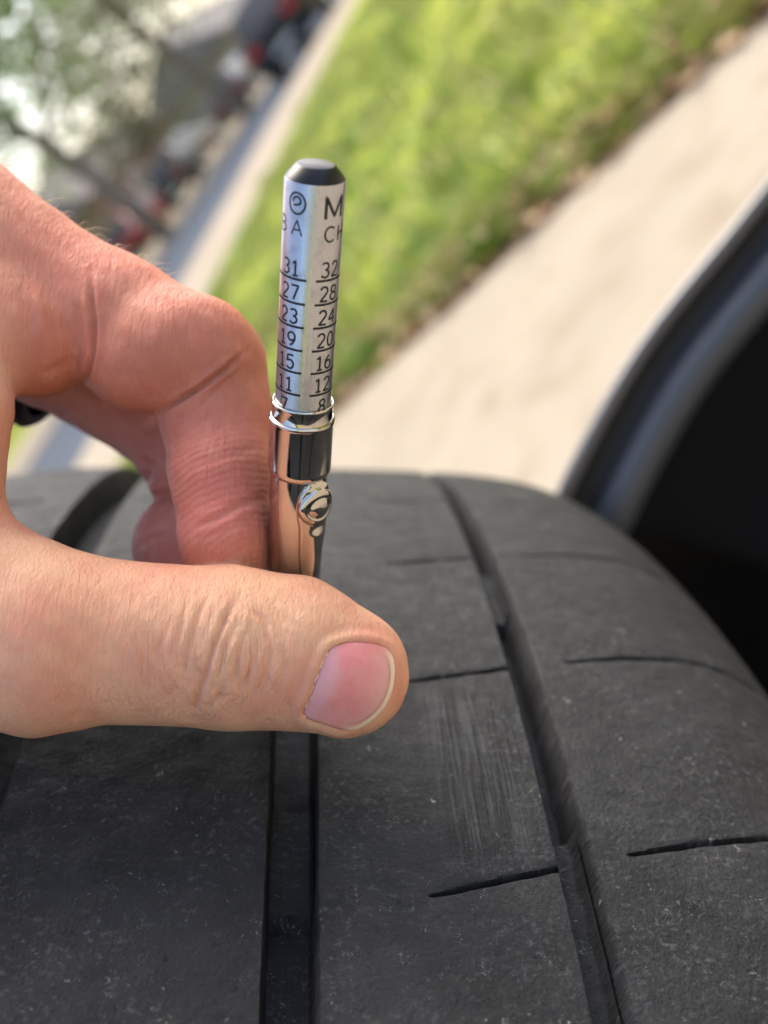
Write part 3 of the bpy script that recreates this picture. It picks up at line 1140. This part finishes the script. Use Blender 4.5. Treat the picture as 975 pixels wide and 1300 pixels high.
sk = M('skin', (.6, .35, .25), .55, 0, .28)
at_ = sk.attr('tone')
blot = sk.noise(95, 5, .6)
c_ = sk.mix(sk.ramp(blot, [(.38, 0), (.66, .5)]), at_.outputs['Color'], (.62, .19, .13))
c_ = sk.mix(sk.ramp(sk.noise(420, 4, .6), [(.45, 0), (.75, .14)]), c_, (.80, .46, .28))
def hatch(ang, sx_, sy_, sz_):
    mp = sk.n('ShaderNodeMapping'); sk.l(sk.co(), mp.inputs[0])
    mp.inputs['Rotation'].default_value = (0, 0, math.radians(ang))
    mp.inputs['Scale'].default_value = (sx_, sy_, sz_)
    return sk.noise(1000, 3, .6, mp.outputs[0], .4)


h_a, h_b, h_c = hatch(24, 1.3, .22, .8), hatch(-52, 1.3, .25, .8), hatch(8, .55, .10, .4)
vor = sk.n('ShaderNodeTexVoronoi', Scale=2100.0, feature='DISTANCE_TO_EDGE')
dn = sk.n('ShaderNodeTexNoise', Scale=500.0, Detail=2.0)
sk.l(sk.co(), dn.inputs['Vector'])
ad = sk.n('ShaderNodeMix', data_type='RGBA', blend_type='LINEAR_LIGHT')
ad.inputs[0].default_value = .0009
sk.l(sk.co(), ad.inputs[6]); sk.l(dn.outputs['Color'], ad.inputs[7])
sk.l(ad.outputs[2], vor.inputs['Vector'])
lines_ = sk.ramp(vor.outputs['Distance'], [(0, 0), (.16, 1)])
spot = sk.n('ShaderNodeTexVoronoi', Scale=90.0); sk.l(sk.co(), spot.inputs['Vector'])
c_ = sk.mix(sk.ramp(spot.outputs['Distance'], [(.025, .5), (.045, 0)]), c_, (.25, .09, .05))
sk.col(c_)
rph, rmk = sk.attr('ridge'), sk.attr('ridge_mask')
sn = sk.math('SINE', sk.math('MULTIPLY', sk.math('ADD', rph.outputs['Fac'], sk.math('MULTIPLY', sk.noise(260, 2, .5), 1.3)), 2 * math.pi))
sk_h = sk.math('ADD', sk.math('MULTIPLY', lines_, .10), sk.math('MULTIPLY', sk.noise(600, 4, .6), .45))
sk_h = sk.math('ADD', sk_h, sk.math('MULTIPLY', sk.math('ADD', h_a, h_b), 1.25))
kn_ = sk.attr('knuckle')
h_d = hatch(-14, .42, .085, .3)
sk_h = sk.math('ADD', sk_h, sk.math('MULTIPLY', h_c, .30))
sk_h = sk.math('ADD', sk_h, sk.math('MULTIPLY', sk.math('MULTIPLY', sk.math('ABSOLUTE', sk.math('SUBTRACT', h_d, .5)), kn_.outputs['Fac']), 8.5))
sk_h = sk.math('ADD', sk_h, sk.math('MULTIPLY', sk.math('MULTIPLY', sn, rmk.outputs['Fac']), .17))
sk.bump(sk_h, .8, .00024)
sk.rou(sk.ramp(sk.noise(600, 3, .6), [(.3, .48), (.7, .68)]))
sk.b.inputs['Subsurface Weight'].default_value = .22
sk.b.inputs['Subsurface Radius'].default_value = (1.0, .33, .18)
sk.b.inputs['Subsurface Scale'].default_value = .0022
hand = finish('hand', me, sk.m)
hand.matrix_world = Matrix.Translation(Vector(hand_loc)) @ RC4
tag(hand, 'bare hand reaching in from the left, thumb and bent index finger pinching the gauge', 'hand')


# thumb nail plate
def nail_mesh():
    ctr = NOUT.mean(0)
    nr = 22
    V, Q, Cc = [], [], []
    n_ = len(NOUT)
    for j in range(nr + 2):
        rho = min(j / nr, 1.0)
        for i in range(n_):
            p = ctr + (NOUT[i] - ctr) * max(rho, .001)
            D = float(nail_depth(p[0], p[1]))
            lift = .12 + .30 * (1 - rho ** 2)
            if j == nr:
                lift -= .03
            if j == nr + 1:
                lift = -.45
                p = ctr + (NOUT[i] - ctr) * .985
            V.append((cm(p[0], p[1], D - lift) - hbase) / 1000)
            # colours of the plate
            l = ((p[0] - 404) * .93 + (p[1] - 866) * .30) / 98
            acr = (-(p[0] - 404) * .30 + (p[1] - 866) * .93) / 55
            pink = np.array((.70, .215, .20)); pale = np.array((.74, .38, .29)); moon = np.array((.66, .37, .37)); cream = np.array((.80, .58, .36))
            c = pink * (1 - .8 * sm(l, .40, .95)) + pale * .8 * sm(l, .40, .95)
            c = c * (1 - .4 * sm(acr, .0, .9)) + pale * .4 * sm(acr, .0, .9)
            mo = 1 - sm(l + .16 * acr * acr, .12, .30)
            c = c * (1 - .55 * mo) + moon * .55 * mo
            ed = (1 - rho) * np.linalg.norm(NOUT[i] - ctr)
            side = sm(np.dot((NOUT[i] - ctr) / np.linalg.norm(NOUT[i] - ctr), (.86, .5)), .15, .5)
            fe = (1 - sm(ed, 4.5, 6.5)) * side
            c = c * (1 - fe) + cream * fe
            ln = np.exp(-((ed - 7.2) / 1.2) ** 2) * side
            c = c * (1 - .35 * ln)
            rim = (1 - sm(ed, 0, 3.5)) * (1 - side)
            c = c * (1 - .35 * rim) + np.array((.5, .16, .11)) * .35 * rim
            Cc.append((*c, 1))
    for j in range(nr + 1):
        for i in range(n_):
            i2 = (i + 1) % n_
            Q.append((j * n_ + i, (j + 1) * n_ + i, (j + 1) * n_ + i2, j * n_ + i2))
    return V, Q, Cc


V, Q, Cc = nail_mesh()
mn = M('nail', (.7, .4, .3), .27, 0, .5)
mpn = mn.n('ShaderNodeMapping'); mn.l(mn.co(), mpn.inputs[0]); mpn.inputs['Scale'].default_value = (.08, 1, 1)
mn.col(mn.mix(mn.ramp(mn.noise(500, 3, .6), [(.4, 0), (.8, .25)]), mn.attr('tone').outputs['Color'], (.78, .48, .38)))
mn.bump(mn.noise(900, 3, .6, mpn.outputs[0]), .10, .0003)
mn.b.inputs['Subsurface Weight'].default_value = .2
mn.b.inputs['Subsurface Radius'].default_value = (1, .35, .2)
mn.b.inputs['Subsurface Scale'].default_value = .0012
nail = mesh('thumb_nail', V, Q, mn.m, hand)
ca_ = nail.data.color_attributes.new('tone', 'FLOAT_COLOR', 'POINT')
ca_.data.foreach_set('color', np.array(Cc, np.float32).ravel())
bmx = bmesh.new(); bmx.from_mesh(nail.data); bmesh.ops.recalc_face_normals(bmx, faces=bmx.faces)
bmx.to_mesh(nail.data); bmx.free()
if np.mean([p.normal.z for p in nail.data.polygons]) < 0:
    nail.data.flip_normals()

# dry cuticle skin along the base of the nail
cut = [p for p in NOUT if (p[0] < 432 and p[1] < 912)]
cut = sorted(cut, key=lambda p: p[1])
pts_, rr_ = [], []
for p in cut:
    q = p + RNG.normal(0, .9, 2) + np.array([-1.2, -.4])
    pts_.append((cm(q[0], q[1], float(nail_depth(q[0], q[1])) - .10) - hbase) / 1000)
    rr_.append(float(RNG.uniform(.00007, .00019)))
mc = M('cuticle', (.78, .50, .36), .6, 0, .3)
parts = [tube(pts_, rr_, 7)]
for _ in range(16):
    i = RNG.integers(0, len(pts_))
    o_ = np.array(pts_[i]) + RNG.normal(0, .00018, 3) * np.array([1, 1, .2])
    e_ = o_ + np.array([-.00022, RNG.uniform(-.0003, .0003), .00015])
    parts.append(tube([o_, (o_ + e_) / 2, e_], [.00009, .00007, .00003], 5))
mesh('cuticle', *join(parts), mc.m, hand)

# fine hairs along the upper edge of the finger
sil = np.nonzero((lab != 0) & (np.abs(front) < .30) & (PX > -30) & (PX < 225) & (PY < 390) & (PY > 200) & (HN[:, 1] > .3))[0]
parts = []
for i in RNG.choice(sil, min(230, len(sil)), replace=False):
    p = HP[i]; nrm = HN[i]
    along = np.array([.86, -.5, 0]) * RNG.uniform(.5, 1.2) + RNG.normal(0, .25, 3)
    L = RNG.uniform(1.2, 3.4)
    pts = [p - nrm * .2, p + nrm * L * .35 + along * L * .25, p + nrm * L * .55 + along * L * .8]
    parts.append(tube([(q - hbase) / 1000 for q in pts], [4.2e-5, 3.4e-5, 1e-5], 5, False))
mh = M('hair', (.72, .55, .38), .4, 0, .5)
hair = mesh('hair', *join(parts), mh.m, hand)
tag(hair, kind='stuff')

# black ring on the ring finger
rc_, rn_ = cm(46, 456, 216.5), cm(130, 500, 216) - cm(0, 420, 217)
rn_ /= np.linalg.norm(rn_)
zz = Vector(RC @ rn_)
rq = zz.to_track_quat('Z', 'Y').to_matrix().to_4x4()
fr = empty('finger_ring', EYE + RC @ rc_ / 1000, rq)
bpy.data.objects.remove(fr)
prof = [(9.2, -5.0), (11.2, -5.0), (12.1, -4.2), (12.3, 0), (12.1, 4.2), (11.2, 5.0), (9.2, 5.0), (9.0, 0), (9.2, -5.0)]
V, Q = lathe([(r / 1000, z / 1000) for r, z in prof], 64)
fr = mesh('finger_ring', V, Q, M('black_silicone', (.010, .010, .011), .45).m, None, True, 60)
fr.matrix_world = Matrix.Translation(Vector(EYE + RC @ rc_ / 1000)) @ rq
tag(fr, 'plain black band ring on a finger behind the index finger base', 'ring')

# ================================================================== CAR FENDER
LIP = [(610, 1120, 900), (630, 1000, 800), (645, 930, 750), (656, 850, 690), (666, 770, 620), (676, 715, 565), (688, 668, 530), (700, 637, 522), (711, 612, 520), (730, 572, 520), (750, 534, 520),
       (778, 485, 520), (805, 440, 520), (832, 403, 520), (860, 368, 520), (888, 335, 520), (916, 303, 520), (945, 265, 520), (975, 227, 520), (1020, 170, 520), (1080, 100, 522),
       (1160, 20, 526), (1260, -70, 532), (1380, -160, 540)]
LP = np.array([cm(*p) for p in LIP])
tt_ = np.concatenate([[0], np.cumsum(np.linalg.norm(np.diff(LP, axis=0), axis=1))])
ts = np.linspace(0, tt_[-1], 130)
LPs = np.stack([np.interp(ts, tt_, LP[:, d]) for d in range(3)], 1)
kk = np.hanning(11); kk /= kk.sum()
LPs = np.stack([np.convolve(np.pad(LPs[:, d], 5, mode='reflect', reflect_type='odd'), kk, 'valid') for d in range(3)], 1)
tan = np.gradient(LPs, axis=0); tan[:, 2] = 0
tan /= np.linalg.norm(tan, axis=1, keepdims=True)
inn = np.stack([tan[:, 1], -tan[:, 0], np.zeros(len(tan))], 1)          # into the wheel housing
awy = np.array([.16, .05, -1.0]); awy /= np.linalg.norm(awy)
awy = np.repeat(awy[None], len(LPs), 0)                                  # away from the viewer
fbase = cm(760, 560, 450)
fender = empty('car_fender', EYE + RC @ fbase / 1000, RC4)
tag(fender, 'dark car wheel arch with glossy rolled edge behind the tyre', 'fender')


def sweep(name, prof, mat, sharp=60):
    V, Q = [], []
    for i in range(len(LPs)):
        for u_, a_ in prof:
            V.append((LPs[i] + inn[i] * u_ + awy[i] * a_ - fbase) / 1000)
    m_ = len(prof)
    for i in range(len(LPs) - 1):
        for j in range(m_ - 1):
            Q.append((i * m_ + j, i * m_ + j + 1, (i + 1) * m_ + j + 1, (i + 1) * m_ + j))
    return mesh(name, V, Q, mat, fender, True, sharp)


pnt = M('car_paint', (.11, .113, .12), .35, .4, .5)
pnt.b.inputs['Coat Weight'].default_value = .4
plz = M('arch_plastic', (.014, .014, .015), .6, 0, .3)
plz.bump(plz.noise(900, 3), .2, .0006)
gls = M('arch_bead', (.055, .061, .072), .38, 0, .5)  # paler blue-grey base paints in the sky's reflection along the bead
gls.rou(gls.ramp(gls.noise(60, 4), [(.3, .3), (.7, .5)]))
lin = M('wheel_liner', (.008, .008, .009), .9, 0, .05)
sweep('body_panel', [(6.5, .8), (5, -.6), (3, -1.6), (1.1, -1.2), (0, .8), (.4, 4), (3, 30), (8, 110), (16, 260)], pnt.m)
sweep('arch_trim', [(6.5, .8), (8, 3.5), (11.5, 6.5), (16, 7.0), (19.5, 4.5)], plz.m)
sweep('arch_bead', [(19.5, 4.5), (21.5, 1.5), (25, -1.2), (29.5, -1.6), (33.5, 1.0), (36, 5), (37.5, 10)], gls.m)
sweep('wheel_liner', [(37.5, 10), (43, 15), (60, 30), (100, 50), (180, 75), (300, 90), (480, 90), (700, 70)], lin.m)


# ================================================================== BACKGROUND
def car(name, label, px, py, paint, heading=1, L=4.5, Wd=1.8, Hh=1.45, shift=(0, 0)):
    if py is None:                                   # (t along the skyline, distance)
        g_ = PW(110.3 + .567 * px[0], 390.3 - .8235 * px[0], px[1])
    else:
        g_ = GP(px, py)
    root = empty(name, (g_[0] + shift[0], g_[1] + shift[1], 0.0))
    ang = math.atan2(T_ROAD[1], T_ROAD[0]) + (0 if heading > 0 else math.pi)
    root.rotation_euler = (0, 0, ang)
    tag(root, label, 'car', 'cars parked along the far side of the street')
    pm_ = M(name + '_paint', paint, .25, .2, .5); pm_.b.inputs['Coat Weight'].default_value = .15
    gl_ = M(name + '_glass', (.02, .025, .03), .12, 0, .35)
    bk_ = M(name + '_tyre', (.02, .02, .02), .8)
    rm_ = M(name + '_rim', (.5, .5, .52), .3, .9)
    rl_ = M(name + '_tail', (.30, .015, .015), .3, 0, .4)
    hl_ = M(name + '_head', (.8, .8, .8), .1, 0, .6)
    hw = Wd / 2
    # lower body: lofted sections (x, half width, bottom, shoulder)
    sec = [(-L / 2, .80, .42, .80), (-L / 2 + .12, .92, .30, .92), (-L * .34, 1, .22, .96), (-L * .1, 1, .20, .95), (L * .15, 1, .20, .93), (L * .36, .98, .22, .86), (L / 2 - .15, .9, .28, .74), (L / 2, .74, .38, .62)]
    V, Q = [], []
    for x, k, zb, zt in sec:
        y = hw * k
        V += [(x, -y * .92, zb), (x, -y, zb + .12), (x, -y, (zb + zt) / 2 + .1), (x, -y * .96, zt - .04), (x, -y * .86, zt), (x, y * .86, zt), (x, y * .96, zt - .04), (x, y, (zb + zt) / 2 + .1), (x, y, zb + .12), (x, y * .92, zb)]
    m_ = 10
    for i in range(len(sec) - 1):
        for j in range(m_):
            j2 = (j + 1) % m_
            Q.append((i * m_ + j, i * m_ + j2, (i + 1) * m_ + j2, (i + 1) * m_ + j))
    Q.append(tuple(range(m_))); Q.append(tuple(reversed(range((len(sec) - 1) * m_, len(sec) * m_))))
    body = mesh('body', V, Q, pm_.m, root, True, 40)
    # greenhouse
    zt, zr = .93, Hh
    xb = [(-L * .40, -L * .27), (L * .24, L * .06)]
    yb, yr = hw * .88, hw * .66
    c8 = [(-L * .40, -yb, zt), (L * .24, -yb, zt), (L * .24, yb, zt), (-L * .40, yb, zt), (-L * .27, -yr, zr), (L * .06, -yr, zr), (L * .06, yr, zr), (-L * .27, yr, zr)]
    bm = bmesh.new()
    vs = [bm.verts.new(v) for v in c8]
    for q in [(0, 3, 2, 1), (4, 5, 6, 7), (0, 1, 5, 4), (1, 2, 6, 5), (2, 3, 7, 6), (3, 0, 4, 7)]:
        bm.faces.new([vs[i] for i in q])
    bmesh.ops.bevel(bm, geom=list(bm.edges), offset=.07, segments=3, affect='EDGES')
    me_ = bpy.data.meshes.new('roof'); bm.to_mesh(me_); bm.free()
    finish('roof', me_, pm_.m, root, True, 40)

    def pane(nm, a, b, c, d, off):
        a, b, c, d = (Vector(v) for v in (a, b, c, d))
        n_ = (b - a).cross(d - a).normalized()
        ctr = (a + b + c + d) / 4
        if n_.dot(ctr - Vector((0, 0, .9))) < 0:
            n_ = -n_
        vs_ = [ctr + (v - ctr) * .86 + n_ * off for v in (a, b, c, d)] + [ctr + (v - ctr) * .86 - n_ * .02 for v in (a, b, c, d)]
        mesh(nm, [tuple(v) for v in vs_], [(0, 1, 2, 3), (4, 7, 6, 5), (0, 4, 5, 1), (1, 5, 6, 2), (2, 6, 7, 3), (3, 7, 4, 0)], gl_.m, root, False)
    C_ = c8
    pane('windscreen', C_[1], C_[2], C_[6], C_[5], .012)
    pane('rear_window', C_[0], C_[3], C_[7], C_[4], .012)
    for sgn, (i0, i1, i4, i5) in ((-1, (0, 1, 4, 5)), (1, (3, 2, 7, 6))):
        mb = (Vector(C_[i0]) + Vector(C_[i1])) / 2; mt = (Vector(C_[i4]) + Vector(C_[i5])) / 2
        pane('side_window', C_[i0], mb, mt, C_[i4], .012)
        pane('side_window', mb, C_[i1], C_[i5], mt, .012)
    for x in (-L * .30, L * .31):
        for sy in (-1, 1):
            V, Q = lathe([(.20, -.11), (.30, -.11), (.325, -.08), (.325, .08), (.30, .11), (.20, .11)], 28)
            R_ = lambda vv: [(v[0] + x, v[2] + sy * (hw - .10), v[1] + .325) for v in vv]
            tyr = mesh('wheel', R_(V), Q, bk_.m, root, True, 40)
            V, Q = lathe([(.01, .09), (.06, .10), (.17, .07), (.205, .10), (.205, -.1), (.01, -.1)], 24)
            V = [(a, b, c * sy) for a, b, c in V]
            mesh('rim', R_(V), Q, rm_.m, tyr, True, 40)
    for sy in (-1, 1):
        V, Q = box(-L / 2 - .02, -L / 2 + .16, sy * hw * .62 - .18, sy * hw * .62 + .18, .64, .84)
        mesh('tail_light', V, Q, rl_.m, root, False)
        V, Q = box(L / 2 - .2, L / 2 - .02, sy * hw * .6 - .18, sy * hw * .6 + .18, .56, .68)
        mesh('headlight', V, Q, hl_.m, root, False)
    V, Q = box(-L / 2 - .06, -L / 2 + .05, -hw * .7, hw * .7, .34, .50)
    mesh('rear_bumper', V, Q, bk_.m, root, False)
    V, Q = box(-L / 2 - .075, -L / 2 - .062, -.26, .26, .38, .49)
    mesh('number_plate', V, Q, rm_.m, root, False)
    return root


car('parked_car', 'black parked car with red tail light, topmost on the far side of the street', 408, 34, (.012, .013, .015))
car('parked_car', 'dark grey parked car further back, in front of the trees', (345, 44), None, (.03, .032, .037), 1)
car('parked_car', 'dark parked car before the brick house', (225, 38), None, (.02, .02, .023), 1)
car('parked_car', 'red parked car at the lower left of the row, just above the hand', (125, 42), None, (.22, .03, .03), 1)


# trees
def tree(name, label, px, py, D, height, crown_r, nleaf, leafc, leaf=.14, seed=1, trunk_r=.2, spread=(1, 1, .8), clusters=26):
    r_ = np.random.default_rng(seed)
    p = PW(px, py, D)
    root = empty(name, (p[0], p[1], 0))
    tag(root, label, 'tree', 'trees across the street')
    brk = M(name + '_bark', (.19, .15, .115), .9); brk.bump(brk.noise(20, 4), .5, .03)
    parts = []
    ch = height * .62
    tips = []
    parts.append(tube([(0, 0, -.2), (.05, .03, height * .2), (-.04, .08, height * .42), (.06, 0, height * .62), (.1, .05, height * .82)], [trunk_r * .9, trunk_r * .65, trunk_r * .55, trunk_r * .4, trunk_r * .15], 9))
    for k in range(11):
        a = k * 2.4 + r_.uniform(-.4, .4)
        z = height * (.30 + .045 * k)
        rr = crown_r * r_.uniform(.55, .95)
        q = [(0, 0, z), (rr * .4 * math.cos(a), rr * .4 * math.sin(a), z + height * .08), (rr * math.cos(a), rr * math.sin(a), z + height * r_.uniform(.1, .24))]
        parts.append(tube(q, [trunk_r * .35, trunk_r * .22, trunk_r * .08], 6))
        tips.append(q[2]); tips.append(q[1])
    mesh('trunk', *join(parts), brk.m, root)
    cen = []
    for k in range(clusters):
        v = r_.normal(size=3); v /= np.linalg.norm(v)
        cen.append(np.array([0, 0, ch + height * .05]) + v * crown_r * np.array(spread) * r_.uniform(.35, 1.0))
    cen += [np.array(t) for t in tips]
    cen = np.array(cen)
    ci = r_.integers(0, len(cen), nleaf)
    pos = cen[ci] + r_.normal(0, crown_r * .15, (nleaf, 3))
    a = r_.normal(size=(nleaf, 3)); a /= np.linalg.norm(a, axis=1, keepdims=True)
    b = np.cross(a, r_.normal(size=(nleaf, 3))); b /= np.linalg.norm(b, axis=1, keepdims=True)
    s = leaf * r_.uniform(.6, 1.4, (nleaf, 1))
    V = np.stack([pos - a * s, pos - b * s * .5, pos + a * s, pos + b * s * .5], 1).reshape(-1, 3)
    me_ = fast_quads('crown', V, np.arange(nleaf * 4).reshape(-1, 4))
    lm = M(name + '_leaf', leafc, .5, 0, .4)
    lc = lm.mix(lm.ramp(lm.noise(.9, 3), [(.35, 0), (.65, 1)]), tuple(x * .6 for x in leafc), tuple(min(1, x * 1.5) for x in leafc))
    lm.col(lc)
    tr = lm.n('ShaderNodeBsdfTranslucent'); lm.l(lc, tr.inputs['Color'])
    mxs = lm.n('ShaderNodeMixShader'); mxs.inputs[0].default_value = .5
    lm.l(lm.b.outputs[0], mxs.inputs[1]); lm.l(tr.outputs[0], mxs.inputs[2])
    lm.l(mxs.outputs[0], lm.t.nodes['Material Output'].inputs[0])
    finish('crown', me_, lm.m, root, False)
    return root


tree('oak_tree', 'large green leafy tree at the upper left with bright sky showing through', 120, 230, 26, 10.5, 4.4, 3000, (.19, .27, .10), .17, 3, .28)
tree('oak_tree', 'olive-green tree with brown branches behind the parked cars', 255, 95, 31, 9, 3.8, 2100, (.23, .25, .13), .16, 5, .26)
tree('oak_tree', 'pale thin tree above the topmost parked car', 330, -15, 36, 9.5, 4.0, 1900, (.22, .25, .15), .17, 8, .22)
tree('oak_tree', 'grey-green tree at the left edge behind the hand', 20, 330, 40, 9, 4.2, 2000, (.18, .27, .13), .18, 11, .22)
tree('oak_tree', 'dark shrubby tree low behind the row of cars', 215, 205, 34, 4.6, 2.4, 1200, (.12, .13, .07), .14, 13, .12)
tree('oak_tree', 'tall pale tree far beyond the others at the top', 200, 60, 58, 15, 6.5, 1900, (.22, .26, .15), .26, 17, .3)


# houses
def house(name, label, px, py, D, Wd, Dp, Hh, wallc, roofc, ang=0.0):
    p = PW(px, py, D)
    root = empty(name, (p[0], p[1], 0))
    root.rotation_euler = (0, 0, math.atan2(T_ROAD[1], T_ROAD[0]) + ang)
    tag(root, label, 'house')
    wm = M(name + '_brick', wallc, .9)
    br = wm.n('ShaderNodeTexBrick', Scale=4.0, **{'Mortar Size': .012})
    br.inputs['Color1'].default_value = (*wallc, 1); br.inputs['Color2'].default_value = (*[c * .75 for c in wallc], 1)
    br.inputs['Mortar'].default_value = (.35, .32, .28, 1)
    mp_ = wm.n('ShaderNodeMapping'); wm.l(wm.co(), mp_.inputs[0]); mp_.inputs['Rotation'].default_value = (math.radians(90), 0, 0)
    wm.l(mp_.outputs[0], br.inputs['Vector']); wm.col(br.outputs['Color'])
    rm = M(name + '_roof', roofc, .9); rm.bump(rm.noise(6, 3), .5, .05)
    wh = M(name + '_trim', (.75, .73, .70), .6); gl = M(name + '_glass', (.05, .06, .07), .08, 0, .7)
    V, Q = box(-Wd / 2, Wd / 2, -Dp / 2, Dp / 2, -.3, Hh)
    mesh('wall', V, Q, wm.m, root, False)
    o = .5; rh = Hh + Dp * .33
    V = [(-Wd / 2 - o, -Dp / 2 - o, Hh), (Wd / 2 + o, -Dp / 2 - o, Hh), (Wd / 2 + o, Dp / 2 + o, Hh), (-Wd / 2 - o, Dp / 2 + o, Hh), (-Wd / 2 + 1.5, 0, rh), (Wd / 2 - 1.5, 0, rh)]
    rf = mesh('roof', V, [(0, 1, 5, 4), (2, 3, 4, 5), (1, 2, 5), (3, 0, 4), (0, 3, 2, 1)], rm.m, root, False)
    V, Q = box(Wd * .2, Wd * .2 + .7, .3, 1.0, Hh, rh + .6)
    mesh('chimney', V, Q, wm.m, rf, False)
    for x in (-Wd * .34, -Wd * .12, Wd * .34):
        for sy in (-1, 1):
            V, Q = box(x - .7, x + .7, sy * Dp / 2 - .04, sy * Dp / 2 + .04, 1.0, 2.3)
            f_ = mesh('window', V, Q, wh.m, root, False)
            for i in (-1, 1):
                V, Q = box(x + i * .33 - .29, x + i * .33 + .29, sy * Dp / 2 - .05, sy * Dp / 2 + .05, 1.08, 2.22)
                mesh('pane', V, Q, gl.m, f_, False)
    for sy in (-1, 1):
        V, Q = box(Wd * .1 - .5, Wd * .1 + .5, sy * Dp / 2 - .05, sy * Dp / 2 + .05, 0, 2.1)
        dd = mesh('door', V, Q, M(name + '_door', (.10, .04, .03), .5).m, root, False)
        V, Q = box(Wd * .1 + .35, Wd * .1 + .42, sy * Dp / 2 - .1, sy * Dp / 2 + .1, 1.0, 1.08)
        mesh('handle', V, Q, wh.m, dd, False)
    return root


house('brick_house', 'red brick house with dark roof behind the trees at the left', 100, 262, 52, 11, 7, 2.8, (.26, .13, .10), (.09, .075, .07))
house('brick_house', 'grey-brown house with low roof behind the parked cars', 250, 60, 70, 13, 8, 2.8, (.22, .19, .17), (.10, .095, .09))
